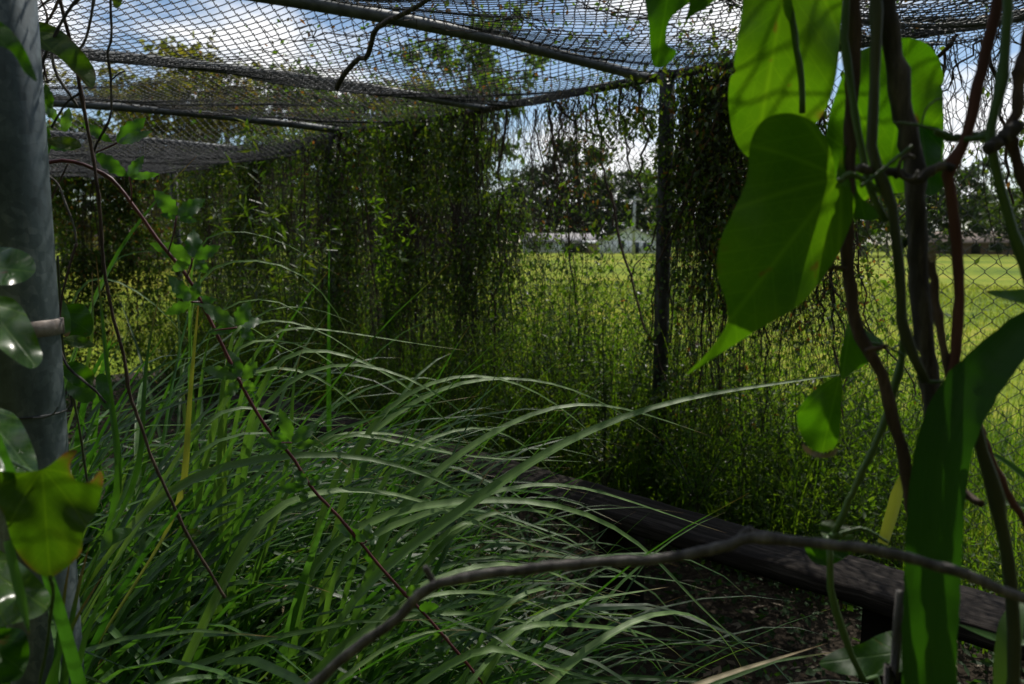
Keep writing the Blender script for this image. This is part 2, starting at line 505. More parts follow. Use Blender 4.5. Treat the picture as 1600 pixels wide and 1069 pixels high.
# weathered timber of the bench
def wood_mat():
    m, t, b = newmat('weathered_timber')
    k = t.links.new
    uv = t.nodes.new('ShaderNodeUVMap')
    mp = node(t, 'ShaderNodeMapping', Scale=(2.2, 46.0, 1.0))
    k(uv.outputs[0], mp.inputs['Vector'])
    nz = node(t, 'ShaderNodeTexNoise', Scale=1.0, Detail=7.0, Roughness=0.7)
    k(mp.outputs[0], nz.inputs['Vector'])
    n2 = node(t, 'ShaderNodeTexNoise', Scale=7.0, Detail=3.0)
    k(uv.outputs[0], n2.inputs['Vector'])
    r = ramp(t, [(0.003, 0.0025, 0.002), (0.010, 0.008, 0.0065), (0.10, 0.085, 0.075)], [0.36, 0.5, 0.7])
    k(nz.outputs['Fac'], r.inputs['Fac'])
    c = mixc(t, math_n(t, 'MULTIPLY', n2.outputs['Fac'], 0.8), r.outputs['Color'], (0.03, 0.024, 0.02))
    k(c, b.inputs['Base Color'])
    b.inputs['Roughness'].default_value = 0.9
    b.inputs['Specular IOR Level'].default_value = 0.12
    bp = node(t, 'ShaderNodeBump', Strength=0.9, Distance=0.006)
    k(nz.outputs['Fac'], bp.inputs['Height']); k(bp.outputs[0], b.inputs['Normal'])
    return m
M['wood'] = wood_mat()

def ground_mat(name, cols, sc1, sc2, mixv=0.5, bump=0.6, dist=0.03, pos=(0.36, 0.5, 0.66)):
    m, t, b = newmat(name)
    k = t.links.new
    tcn = t.nodes.new('ShaderNodeTexCoord')
    n1 = node(t, 'ShaderNodeTexNoise', Scale=float(sc1), Detail=8.0, Roughness=0.65)
    n2 = node(t, 'ShaderNodeTexNoise', Scale=float(sc2), Detail=6.0, Roughness=0.7)
    k(tcn.outputs['Object'], n1.inputs['Vector']); k(tcn.outputs['Object'], n2.inputs['Vector'])
    f = math_n(t, 'ADD', math_n(t, 'MULTIPLY', n1.outputs['Fac'], mixv), math_n(t, 'MULTIPLY', n2.outputs['Fac'], 1 - mixv))
    r = ramp(t, cols, list(pos)); k(f, r.inputs['Fac'])
    k(r.outputs['Color'], b.inputs['Base Color'])
    b.inputs['Roughness'].default_value = 0.95
    b.inputs['Specular IOR Level'].default_value = 0.15
    bp = node(t, 'ShaderNodeBump', Strength=bump, Distance=dist)
    k(n2.outputs['Fac'], bp.inputs['Height']); k(bp.outputs[0], b.inputs['Normal'])
    return m
M['field'] = ground_mat('mown_field', [(0.075, 0.13, 0.005), (0.19, 0.25, 0.010), (0.36, 0.32, 0.04)], 0.09, 2.6, 0.55, 1.0, 0.08, (0.41, 0.5, 0.6))
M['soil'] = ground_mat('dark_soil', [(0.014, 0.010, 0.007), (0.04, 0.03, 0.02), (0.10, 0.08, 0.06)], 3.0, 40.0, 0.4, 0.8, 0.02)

# ------------------------------------------------------------------ ground
def sheet(name, pts, z, mat, label, sub=1):
    mb = MB()
    p = np.array([[x, y, z] for x, y in pts], float)
    mb.add(p, [np.array([list(range(len(p)))])])
    return tag(mb.build(name, mat, kind='structure', smooth=False), label, 'ground')

sheet('field', [(math.cos(a) * 900, math.sin(a) * 900) for a in np.linspace(0, 2 * math.pi, 32, endpoint=False)], 0.0, M['field'],
      'sunlit yellow green mown field stretching away behind the fence')
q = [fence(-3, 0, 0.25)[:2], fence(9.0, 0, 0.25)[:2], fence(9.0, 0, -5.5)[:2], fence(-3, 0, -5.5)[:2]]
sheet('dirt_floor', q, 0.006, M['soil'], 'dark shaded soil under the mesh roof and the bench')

# ------------------------------------------------------------------ chain link
S0, S1 = -2.3, 8.42               # the fence runs from here to the far corner post
POSTS = [-0.70, 2.35, 5.40, 8.42]
PITCH, ROWH = 0.036, 0.036

def wobble(a, b, sc, amp, ph):
    return amp * (np.sin(a * sc + ph) * np.cos(b * sc * 1.3 + ph * 2) + 0.6 * np.sin(a * sc * 2.1 - b * sc * 1.7 + ph * 3))

def chain(mb, la, lb, fn, rad=0.0016, pitch=PITCH, row=ROWH, depth=0.0028):
    """zigzag wires running along b, side by side along a; fn(a, b, lift) -> world"""
    na, nb = int(la / pitch), int(lb / row)
    i = np.arange(na)[:, None]
    m = np.arange(2 * (nb + 1))[None, :]           # two points at every bend: the wire is a flattened helix
    j = m // 2
    sgn = np.where((i + j) % 2 == 0, 1.0, -1.0)
    a = i * pitch + pitch * 0.5 * sgn * 1.05
    bb = np.broadcast_to(j * row + np.where(m % 2 == 0, -1, 1) * row * 0.10, a.shape)
    leg = np.where(m % 2 == 0, j - 1, j)
    lift = depth * np.where((i + leg) % 2 == 0, 1.0, -1.0) * np.ones_like(a)
    tubes(mb, fn(a, bb, lift), rad, 3)
    return mb

fen = thing('chain_link_fence', 'tall rusty chain link fence choked with vines along the field side', 'fence', fence(2.35, 0))
def back_fn(a, b, lift):
    s = S0 + a
    off = lift + wobble(s, b, 1.9, 0.012, 0.4)
    h = b + wobble(s, b, 2.7, 0.006, 1.1)
    return FU * s[..., None] + FN * (FD - 0.045 + off)[..., None] + np.array([0, 0, 1.0]) * h[..., None]
mb = MB(); chain(mb, S1 - S0, FH - 0.02, back_fn); mb.build('fence_mesh', M['fence_wire'], fen, kind='stuff')
for s in POSTS:
    mb = MB(); tubes(mb, [[fence(s, 0.0), fence(s, FH * 0.5), fence(s, FH + 0.02)]], 0.038, 14, True)
    po = mb.build('post', M['dark_pipe'], fen)
    cb = MB(); tubes(cb, [[fence(s, FH + 0.02), fence(s, FH + 0.045), fence(s, FH + 0.065)]], [[0.043, 0.04, 0.012]], 14, True)
    cb.build('post_cap', M['dark_pipe'], po)
    po.children[0].location = (0, 0, 0)
for a, b in zip([S0] + POSTS[:-1], POSTS):
    mb = MB(); tubes(mb, [[fence(a + 0.02, FH), fence((a + b) / 2, FH - 0.012), fence(b - 0.02, FH)]], 0.022, 10, True)
    mb.build('top_rail', M['dark_pipe'], fen)

endf = thing('end_fence', 'chain link end panel of the enclosure in front of the brown roofed house', 'fence', fence(S1, 0, -1.5))
def end_fn(a, b, lift):
    off = lift + wobble(a, b, 2.2, 0.012, 2.0)
    return (FU * (S1 + 0.03 + off)[..., None] + FN * (FD - 0.06 - a)[..., None] + np.array([0, 0, 1.0]) * b[..., None])
mb = MB(); chain(mb, FD - NEAR - 0.1, FH - 0.02, end_fn); mb.build('fence_mesh', M['fence_wire'], endf, kind='stuff')
mb = MB(); tubes(mb, [[fence(S1, FH - 0.02, -0.05), fence(S1, FH - 0.04, -1.6), fence(S1, FH - 0.1, NEAR - FD)]], 0.022, 10, True)
mb.build('top_rail', M['dark_pipe'], endf)
mb = MB(); tubes(mb, [[fence(S1, 0, NEAR - FD), fence(S1, 1, NEAR - FD), fence(S1, FH - 0.06, NEAR - FD)]], 0.038, 12, True)
mb.build('post', M['dark_pipe'], endf)

# ------------------------------------------------------------------ roof of sagging mesh over pipes
roof = thing('mesh_roof', 'sagging chain link roof lying over galvanised cross pipes', 'roof', fence(4, FH, -1.5))
PIPES = [-0.75, 0.40, 1.45, 2.47, 3.70, 5.18, 6.80, S1 - 0.05]
NEAR_DROP = 0.115                  # the roof leans down towards the open front
WID = FD - NEAR
def pipe_h(n):                     # n measured back from the fence
    x = n / WID
    return FH + 0.005 - NEAR_DROP * x + 0.05 * math.sin(math.pi * min(max(x, 0), 1))
pipe_hv = np.vectorize(pipe_h)
for s in PIPES:
    pts = [fence(s, pipe_h(n), -n) for n in np.linspace(0.0, WID + 0.02, 9)]
    mb = MB(); tubes(mb, [pts], 0.0245, 12, True)
    mb.build('roof_pipe', M['pipe'], roof)
SAG = [0.16, 0.17, 0.08, 0.15, 0.06, 0.25, 0.25, 0.05]
def roof_fn(a, b, lift):
    s = PIPES[0] + a
    n = b
    base = pipe_hv(n) + 0.026
    k = np.clip(np.searchsorted(PIPES, s, side='right') - 1, 0, len(PIPES) - 2)
    pa = np.array(PIPES)[k]; pb = np.array(PIPES)[k + 1]
    t = np.clip((s - pa) / (pb - pa), 0, 1)
    sag = np.array(SAG)[k] * (np.sin(math.pi * t) ** 0.8) * (0.35 + 0.65 * np.sin(math.pi * np.clip(n / WID, 0, 1)) ** 0.6)
    h = base - sag + lift + wobble(s, n, 3.1, 0.011, 0.7) + wobble(s, n, 9.0, 0.004, 2.2)
    s2 = s + wobble(s, n, 2.3, 0.02, 1.9) + wobble(s, n, 7.0, 0.006, 0.3)
    return FU * s2[..., None] + FN * (FD - n)[..., None] + np.array([0, 0, 1.0]) * h[..., None]
mb = MB(); chain(mb, PIPES[-1] - PIPES[0], WID, roof_fn, 0.0021, 0.026, 0.026, 0.0042); mb.build('roof_mesh', M['wire'], roof, kind='stuff')
# overlapped layer of mesh along the eave and the far bays
def roof_fn2(a, b, lift):
    p = roof_fn(a + 6.15, b, lift)
    p[..., 2] -= 0.035 + wobble(a, b, 4.0, 0.015, 0.2)
    return p
mb = MB(); chain(mb, 2.95, WID, roof_fn2, 0.0016, 0.028, 0.028, 0.0042); mb.build('roof_mesh', M['wire'], roof, kind='stuff')
def roof_fn3(a, b, lift):
    p = roof_fn(a, b, lift)
    p[..., 2] -= 0.03 + wobble(a, b, 5.0, 0.015, 0.9)
    return p
mb = MB(); chain(mb, 2.3, 1.15, roof_fn3, 0.0016, 0.026, 0.026, 0.0042); mb.build('roof_mesh', M['wire'], roof, kind='stuff')
mb = MB()
tubes(mb, [[fence(s, pipe_h(WID) - 0.0, -WID) for s in np.linspace(PIPES[0], S1, 12)]], 0.024, 10, True)
mb.build('front_rail', M['pipe'], roof)
# bent wire ties where each pipe meets the rail
for s in PIPES[1:-1]:
    th = np.linspace(0, 4 * math.pi, 28)
    pts = np.array([fence(s + 0.02 + 0.02 * k / 28, FH + 0.03 * math.sin(x), -0.03 + 0.03 * math.cos(x)) for k, x in enumerate(th)])
    mb = MB(); tubes(mb, [pts], 0.0022, 4)
    mb.build('wire_tie', M['wire'], roof)

# ------------------------------------------------------------------ galvanised post in the left foreground
PZ = 0.92
def post_pt(py):                   # a truly vertical line through the photographed post
    c = P(77 - 53, 380, PZ)
    return np.array([c[0], c[1], py])
gp = thing('galvanised_post', 'thick dull blue grey galvanised post at the left edge with a rusty band', 'post', post_pt(0))
def post_mat():
    m, t, b = newmat('mottled_galvanised_steel')
    k = t.links.new
    tcn = t.nodes.new('ShaderNodeTexCoord')
    n1 = node(t, 'ShaderNodeTexNoise', Scale=9.0, Detail=6.0, Roughness=0.7)
    mp = node(t, 'ShaderNodeMapping', Scale=(7.0, 7.0, 1.1))
    n2 = node(t, 'ShaderNodeTexNoise', Scale=5.0, Detail=5.0, Roughness=0.7)
    n3 = node(t, 'ShaderNodeTexVoronoi', Scale=120.0)
    k(tcn.outputs['Object'], n1.inputs['Vector']); k(tcn.outputs['Object'], mp.inputs['Vector'])
    k(mp.outputs[0], n2.inputs['Vector']); k(tcn.outputs['Object'], n3.inputs['Vector'])
    f = math_n(t, 'ADD', math_n(t, 'MULTIPLY', n1.outputs['Fac'], 0.45), math_n(t, 'MULTIPLY', n2.outputs['Fac'], 0.45))
    sx = t.nodes.new('ShaderNodeSeparateXYZ'); k(n3.outputs['Color'], sx.inputs[0])
    f = math_n(t, 'ADD', f, math_n(t, 'MULTIPLY', sx.outputs[0], 0.10))
    r = ramp(t, [(0.04, 0.055, 0.062), (0.085, 0.112, 0.125), (0.24, 0.275, 0.29)], [0.34, 0.5, 0.68])
    k(f, r.inputs['Fac'])
    n4 = node(t, 'ShaderNodeTexNoise', Scale=60.0, Detail=4.0)
    mp4 = node(t, 'ShaderNodeMapping', Scale=(1.0, 1.0, 0.06)); k(tcn.outputs['Object'], mp4.inputs['Vector']); k(mp4.outputs[0], n4.inputs['Vector'])
    scr = ramp(t, [(0, 0, 0), (1, 1, 1)], [0.66, 0.70]); k(n4.outputs['Fac'], scr.inputs['Fac'])
    rsm = ramp(t, [(0, 0, 0), (1, 1, 1)], [0.60, 0.72]); k(n2.outputs['Fac'], rsm.inputs['Fac'])
    cc = mixc(t, math_n(t, 'MULTIPLY', scr.outputs['Color'], 0.55), r.outputs['Color'], (0.3, 0.33, 0.34))
    cc = mixc(t, math_n(t, 'MULTIPLY', rsm.outputs['Color'], 0.5), cc, (0.07, 0.055, 0.045))
    k(cc, b.inputs['Base Color'])
    b.inputs['Metallic'].default_value = 0.35
    b.inputs['Roughness'].default_value = 0.5
    bp = node(t, 'ShaderNodeBump', Strength=0.2, Distance=0.001)
    k(f, bp.inputs['Height']); k(bp.outputs[0], b.inputs['Normal'])
    return m
M['post'] = post_mat()
mb = MB(); tubes(mb, [[post_pt(z) for z in (0, 0.7, 1.4, 2.1)]], 0.0395, 28, True)
mb.build('pipe', M['post'], gp)
def ring(mb, zc, hh, r):
    pts = [post_pt(zc - hh), post_pt(zc - hh * 0.9), post_pt(zc + hh * 0.9), post_pt(zc + hh)]
    return tubes(mb, [pts], [[r - 0.003, r, r, r - 0.003]], 28, True)
bz = P(60, 513, PZ)[2]
mb = ring(MB(), bz, 0.0095, 0.0425)
ears = box(MB(), (0.036, -0.006, bz - 0.009), (0.0435, 0.006, bz + 0.009), (0.88, 0.47, 0), (-0.47, 0.88, 0), post_pt(0))
band = mb.build('tension_band', M['rust'], gp)
e = ears.build('band_lug', M['rust'], gp)
wz = P(60, 650, PZ)[2]
th = np.linspace(-2.6, 0.4, 24)
pts = [post_pt(wz) + np.array([math.cos(x) * 0.041, math.sin(x) * 0.041, 0.0]) for x in th]
pts += [post_pt(wz) + np.array([0.046, 0.012, 0.006]), post_pt(wz) + np.array([0.052, 0.0, 0.018])]
mb = MB(); tubes(mb, [np.array(pts)], 0.0011, 5); mb.build('wire_tie', M['dark_pipe'], gp)
pts = [P(52, 653, PZ - 0.055), P(70, 652, PZ - 0.058), P(84, 646, PZ - 0.06), P(90, 637, PZ - 0.062)]
mb = MB(); tubes(mb, [crom(pts, 10)], 0.0009, 5); mb.build('wire_tail', M['wire'], gp)

# ------------------------------------------------------------------ timber bench
BH = 0.45
pn = hit_z(1300, 904, BH)
BN = float(np.dot(pn, FN))          # front edge, from camera
bench = thing('plank_bench', 'long weathered timber plank bench running along the fence under the vines', 'bench', FU * 2 + FN * (BN + 0.12))
def plank(name, s0, s1, n0, n1, z0, z1, parent, sag=0.0, jag=0.004):
    K = 60
    s = np.linspace(s0, s1, K)
    prof = [(n0, z0), (n0 - 0.0, z0 + 0.012), (n0 + 0.002, z1 - 0.006), (n0 + 0.010, z1), ((n0 * 2 + n1) / 3, z1 + 0.001), ((n0 + 2 * n1) / 3, z1 - 0.001),
            (n1 - 0.010, z1), (n1, z1 - 0.008), (n1, z0)]
    V = []; UV = []
    acc = np.concatenate([[0], np.cumsum([math.hypot(b[0] - a[0], b[1] - a[1]) for a, b in zip(prof[:-1], prof[1:])])])
    for i, x in enumerate(s):
        for j, (n, z) in enumerate(prof):
            d = jag * (math.sin(x * 9 + j * 1.7) + math.sin(x * 23 + j)) * 0.5 + random.uniform(-1, 1) * jag * 0.35
            V.append(FU * x + FN * (n + d * 0.6) + np.array([0, 0, z + d * 0.7 - sag * math.sin(math.pi * (x - s0) / (s1 - s0))]))
            UV.append((x, acc[j]))
    n = len(prof)
    idx = np.arange(K * n).reshape(K, n)
    q = np.stack([idx[:-1, :-1], idx[1:, :-1], idx[1:, 1:], idx[:-1, 1:]], -1).reshape(-1, 4)
    qb = np.stack([idx[:-1, -1], idx[1:, -1], idx[1:, 0], idx[:-1, 0]], -1)
    mb = MB(); mb.add(V, [q, qb, idx[0:1, ::-1], idx[-1:, :]], UV)
    return mb.build(name, M['wood'], parent, smooth=False)
plank('seat_plank', -1.2, 2.92, BN, BN + 0.245, BH - 0.05, BH, bench, 0.01)
plank('seat_plank', 2.93, 4.75, BN + 0.004, BN + 0.25, BH - 0.045, BH + 0.006, bench, 0.015)
for px, dx in ((930, 0), (1386, 0)):
    pz = hit_z(px, 860 if px < 1000 else 985, 0.3)
    s = float(np.dot(pz, FU))
    mb = MB(); box(mb, (-0.055, -0.07, -0.02), (0.055, 0.07, BH - 0.052), FU, FN, FU * s + FN * (BN + 0.13))
    mb.build('leg', M['wood'], bench, smooth=False)
for s in (4.45,):
    mb = MB(); box(mb, (-0.055, -0.07, -0.02), (0.055, 0.07, BH - 0.062), FU, FN, FU * s + FN * (BN + 0.13))
    mb.build('leg', M['wood'], bench, smooth=False)

# ------------------------------------------------------------------ far buildings
M['white_siding'] = plain_mat('white_siding', (0.72, 0.75, 0.8), (0.8, 0.82, 0.84), 1.5, 0.7)
M['tan_wall'] = plain_mat('tan_wall', (0.30, 0.25, 0.15), (0.38, 0.32, 0.2), 1.5, 0.8)
M['grey_roof'] = plain_mat('grey_shingle', (0.26, 0.25, 0.25), (0.36, 0.34, 0.34), 3, 0.9)
M['brown_roof'] = plain_mat('brown_shingle', (0.17, 0.125, 0.10), (0.26, 0.2, 0.16), 3, 0.9)
M['white_metal'] = plain_mat('white_metal_roof', (0.7, 0.7, 0.68), (0.8, 0.8, 0.78), 2, 0.5)
M['brick'] = plain_mat('dull_brick', (0.13, 0.09, 0.075), (0.2, 0.14, 0.115), 6, 0.9)
def glass_mat():
    m, t, b = newmat('window_glass')
    b.inputs['Base Color'].default_value = (0.03, 0.04, 0.06, 1)
    b.inputs['Roughness'].default_value = 0.1
    return m
M['glass'] = glass_mat()
M['dark_door_shade'] = plain_mat('dark_door_and_shade', (0.02, 0.02, 0.022), (0.05, 0.05, 0.05), 2, 0.9)  # for dark doors, and for carport shade drawn as a dark panel

def house(name, label, cat, px, dist, wid, dep, wall_h, roof_h, wall, roofm, gable_front, wins, door_or_carport=None, over=0.4, yaw=0.0, group=None):
    p = P(px, 380, dist); base = (p[0], p[1], 0)
    ang = math.atan2(p[0], p[1])
    t = thing(name, label, cat, base, group)
    t.rotation_euler = (0, 0, -ang + yaw)
    def lb(mbx, nm, m, par=t):
        V = np.concatenate(mbx.v); me = mk_mesh(nm, V, mbx.f, np.concatenate(mbx.uv), False); me.materials.append(m)
        return link(nm, me, par)
    hw, hd = wid / 2, dep / 2
    mbw = box(MB(), (-hw, -hd, -0.1), (hw, hd, wall_h))
    if gable_front:
        for y in (-hd, hd):
            v = [(-hw, y, wall_h), (hw, y, wall_h), (0, y, wall_h + roof_h)]
            mbw.add(v, [np.array([[0, 1, 2]])])
    else:
        for x in (-hw, hw):
            v = [(x, -hd, wall_h), (x, hd, wall_h), (x, 0, wall_h + roof_h)]
            mbw.add(v, [np.array([[0, 1, 2]])])
    lb(mbw, 'wall', wall)
    r = MB(); th = 0.14
    a = (hw if gable_front else hd); l = (hd if gable_front else hw) + over
    for sg in (-1, 1):
        k = (a + over) / a
        pts = [(sg * a * k, wall_h - roof_h * (k - 1)), (0, wall_h + roof_h)]
        vv = []
        for zz in (0.02, th):
            for x, z in pts:
                for e2 in (-l, l):
                    vv.append((x, e2, z + zz) if gable_front else (e2, x, z + zz))
        r.add(vv, [np.array([[0, 1, 3, 2], [4, 6, 7, 5], [0, 4, 5, 1], [2, 3, 7, 6], [0, 2, 6, 4], [1, 5, 7, 3]])])
    lb(r, 'roof', roofm)
    for (x, z, ww, hh) in wins:
        f = lb(box(MB(), (x - ww / 2 - 0.08, -hd - 0.06, z - 0.08), (x + ww / 2 + 0.08, -hd - 0.004, z + hh + 0.08)), 'window', M['white_metal'])
        lb(box(MB(), (x - ww / 2, -hd - 0.09, z), (x - 0.03, -hd - 0.063, z + hh)), 'pane', M['glass'], f)
        lb(box(MB(), (x + 0.03, -hd - 0.09, z), (x + ww / 2, -hd - 0.063, z + hh)), 'pane', M['glass'], f)
    if door_or_carport:
        x, ww, hh, m = door_or_carport
        lb(box(MB(), (x - ww / 2, -hd - 0.05, 0), (x + ww / 2, -hd - 0.004, hh)), 'door_or_carport', m)
    return t

house('house', 'small white gabled house across the field just left of the dark fence post', 'house', 985, 118, 9.0, 8, 1.75, 1.9, M['white_siding'], M['grey_roof'], True,
      [(-1.3, 0.7, 0.9, 1.1), (2.3, 0.5, 1.0, 1.0)], (0.8, 0.9, 1.6, M['glass']))
house('long_house', 'long low white house with grey roof and dark carport across the field', 'house', 872, 122, 10.5, 7, 1.7, 1.1, M['white_siding'], M['grey_roof'], False,
      [(-3.2, 0.6, 1.2, 0.9), (-1.4, 0.6, 0.9, 0.9)], (2.6, 3.4, 1.5, M['dark_door_shade']))  # dark flat panel stands in for the shaded inside of the carport
house('shed', 'tan shed with flat white metal roof between the two white houses', 'shed', 933, 117, 3.6, 4, 1.45, 0.25, M['tan_wall'], M['white_metal'], False,
      [], (0.7, 1.0, 1.2, M['tan_wall']))
house('brick_house', 'dark brick house with sunlit brown roof seen through the left end fence', 'house', 190, 70, 7.6, 7, 2.0, 1.5, M['brick'], M['brown_roof'], False,
      [(1.7, 0.75, 1.5, 1.1), (-1.6, 0.5, 1.2, 1.0)], (-0.2, 0.9, 1.8, M['dark_door_shade']), yaw=0.05)
house('low_house', 'low house with long brown roof behind the right foreground stems', 'house', 1530, 105, 14, 8, 1.5, 1.35, M['brick'], M['brown_roof'], False,
      [(-3, 0.5, 1.4, 0.9), (2.5, 0.5, 1.4, 0.9)], (0.3, 1.0, 1.45, M['dark_door_shade']), yaw=-0.15)
house('garage', 'pale roofed garage half hidden by shrubs beyond the low brown house', 'garage', 1560, 128, 8, 7, 2.4, 1.4, M['tan_wall'], M['white_metal'], False,
      [(-2, 0.8, 1.0, 0.9)], (1.2, 2.4, 1.9, M['white_siding']), yaw=0.2)
pp = P(990, 380, 100)
M['pale_pole'] = plain_mat('pale_pole', (0.34, 0.37, 0.38), (0.46, 0.48, 0.48), 3, 0.6)
up = thing('utility_pole', 'pale utility pole standing in front of the white gabled house', 'pole', (pp[0], pp[1], 0))
mb = MB(); tubes(mb, [[(pp[0], pp[1], 0), (pp[0], pp[1], 4), (pp[0] + 0.05, pp[1], 7.2)]], [[0.2, 0.17, 0.14]], 10, True); mb.build('shaft', M['pale_pole'], up)
mb = MB(); tubes(mb, [[(pp[0] - 0.9, pp[1], 6.8), (pp[0], pp[1] - 0.2, 6.8), (pp[0] + 0.9, pp[1], 6.8)]], 0.07, 6, True); mb.build('crossarm', M['pale_pole'], up)

# ------------------------------------------------------------------ trees beyond the field
def tree_proto(kind, seed):
    r = np.random.default_rng(seed)
    trunk, tips = MB(), []
    H = 10.0
    sp = {'round': (0.42, 0.10), 'tall': (0.30, 0.06), 'loose': (0.4, 0.14), 'pine': (0.22, 0.3), 'bush': (0.62, 0.02)}[kind]
    K = 9
    line = np.zeros((K, 3)); line[:, 2] = np.linspace(0, H * 0.86, K)
    line[1:, :2] = np.cumsum(r.normal(size=(K - 1, 2)) * 0.14, 0)
    tubes(trunk, [line], np.linspace(0.24, 0.035, K), 7)
    nl = 18
    for i in range(nl):
        f = sp[1] + (0.95 - sp[1]) * (i + r.random()) / nl
        b = np.array([np.interp(f * H * 0.86, line[:, 2], line[:, k]) for k in range(3)])
        az = i * 2.4 + r.random()
        prof = math.sin(math.pi * min(1, max(0.12, (f - sp[1]) / (1.02 - sp[1]) * 0.85 + 0.15))) if kind != 'pine' else 1.05 - f * 0.8
        ln = H * sp[0] * (0.55 + 0.5 * prof) * r.uniform(0.65, 1.1)
        d = np.array([math.cos(az), math.sin(az), r.uniform(0.1, 0.65)])
        e = b + d / np.linalg.norm(d) * ln
        m = (b + e) / 2 + np.array([0, 0, ln * 0.1]) + r.normal(size=3) * 0.15
        c = crom([b, m, e], 6)
        tubes(trunk, [c], np.linspace(0.085, 0.015, 6) * (1.25 - f), 5)
        for q in np.linspace(0.4, 1.0, 5):
            tips.append((c[min(5, int(q * 5))] + r.normal(size=3) * 0.35, r.uniform(0.45, 1.0)))
    n = 4200
    pos, nn = [], []
    ch = r.integers(0, len(tips), n)
    T = np.array([t[0] for t in tips]); S = np.array([t[1] for t in tips])
    keep = r.random(len(tips)) > 0.12
    ch = ch[keep[ch]]
    g = r.normal(size=(len(ch), 3)); g /= np.linalg.norm(g, axis=1)[:, None]
    g *= (r.random(len(ch)) ** 0.45)[:, None]
    g[:, 2] *= 0.62
    pos = T[ch] + g * S[ch][:, None]
    crown = MB()
    d = r.normal(size=pos.shape) + np.array([0, 0, -0.35]); u = r.normal(size=pos.shape) + np.array([0, 0, 0.8])
    leaves(crown, pos, d, u, r.uniform(0.22, 0.5, len(pos)), r.uniform(0.14, 0.3, len(pos)))
    mt = mk_mesh('trunk', np.concatenate(trunk.v), trunk.f); mc = mk_mesh('crown', np.concatenate(crown.v), crown.f, None, False)
    mt.materials.append(M['bark_tree']); mc.materials.append(M['crown_green'])
    return mt, mc
PROTO = {}
for k, kind in enumerate(('round', 'tall', 'loose', 'pine', 'bush')):
    for j in range(2):
        PROTO[(kind, j)] = tree_proto(kind, 40 + k * 7 + j)
CROWNS = {}
def tree(px, topy, dist, kind, j, mat, wide, name, label, group='trees beyond the field'):
    p = P(px, 380, dist)
    H = max(1.2, CAM_H + (380 - topy) / FPX * dist)
    t = thing(name, label, 'tree' if name != 'shrub' else 'shrub', (p[0], p[1], 0), group)
    mt, mc = PROTO[(kind, j)]
    rz = random.uniform(0, 6.28)
    for nm, me in (('trunk', mt), ('crown', mc)):
        o = link(nm, me, t)
        if nm == 'crown':
            o.material_slots[0].link = 'OBJECT'
            o.material_slots[0].material = M[mat]
        o.rotation_euler = (0, 0, rz)
        s = H / 10.0
        o.scale = (s * wide, s * wide, s)
    return t
TG, TD, TY = 'crown_green', 'crown_dark', 'crown_yellow'
for a in [
    (100, 170, 48, 'round', 0, TG, 1.0, 'tree', 'green tree standing behind the left post beyond the end fence'),
    (205, 96, 50, 'round', 1, TY, 1.0, 'tree', 'yellow green tree above the roof of the brick house'),
    (285, 82, 46, 'loose', 0, TY, 1.0, 'tree', 'sunlit yellow tree top seen through the roof mesh beside the corner post'),
    (375, 70, 50, 'round', 0, TY, 1.0, 'tree', 'tallest yellow green tree under the first roof pipe on the left'),
    (455, 92, 58, 'loose', 1, TG, 1.0, 'tree', 'green tree to the right of the yellow tree tops'),
    (555, 120, 62, 'round', 1, TG, 1.0, 'tree', 'green tree behind the vine covered second fence post'),
    (645, 92, 60, 'tall', 0, TY, 1.0, 'tree', 'slim orange tinged tree seen under the long roof pipe'),
    (735, 22, 52, 'loose', 0, TG, 0.85, 'tree', 'very tall loose green tree rising above the long roof pipe'),
    (700, 215, 95, 'tall', 1, TD, 1.1, 'tree', 'dark tall tree hidden behind the thickest vines'),
    (805, 262, 130, 'pine', 0, TD, 1.3, 'pine_tree', 'thin dark pine left of the gap of open sky'),
    (850, 238, 138, 'tall', 0, TD, 1.2, 'tree', 'dark tall tree behind the long low white house'),
    (905, 205, 140, 'tall', 1, TD, 1.2, 'tree', 'tallest dark tree behind the tan shed'),
    (955, 255, 138, 'loose', 1, TD, 1.2, 'tree', 'loose dark tree behind the white gabled house'),
    (1003, 258, 142, 'round', 0, TD, 1.1, 'tree', 'round dark tree behind the utility pole'),
    (1075, 215, 92, 'loose', 0, TG, 1.1, 'tree', 'green tree just right of the dark fence post'),
    (1150, 190, 85, 'round', 1, TG, 1.1, 'tree', 'broad green tree behind the dense vine curtain'),
    (1345, 215, 88, 'tall', 0, TG, 1.1, 'tree', 'tall green tree behind the foreground heart leaves'),
    (1430, 232, 92, 'round', 0, TD, 1.1, 'tree', 'dark round tree behind the thick woody vine'),
    (1492, 236, 96, 'loose', 1, TD, 1.2, 'tree', 'dark loose tree above the low brown house'),
    (1548, 285, 110, 'round', 1, TG, 1.2, 'tree', 'lower green tree above the pale roofed garage'),
    (1605, 250, 90, 'loose', 0, TG, 1.2, 'tree', 'green tree at the right edge of the field'),
    (320, 250, 75, 'round', 0, TG, 1.2, 'tree', 'dark green tree behind the corner of the fence'),
    (420, 240, 85, 'tall', 0, TG, 1.3, 'tree', 'green tree behind the vines left of the second post'),
    (620, 240, 90, 'round', 0, TG, 1.2, 'tree', 'green tree glimpsed low through the vine wall'),
]:
    tree(*a)
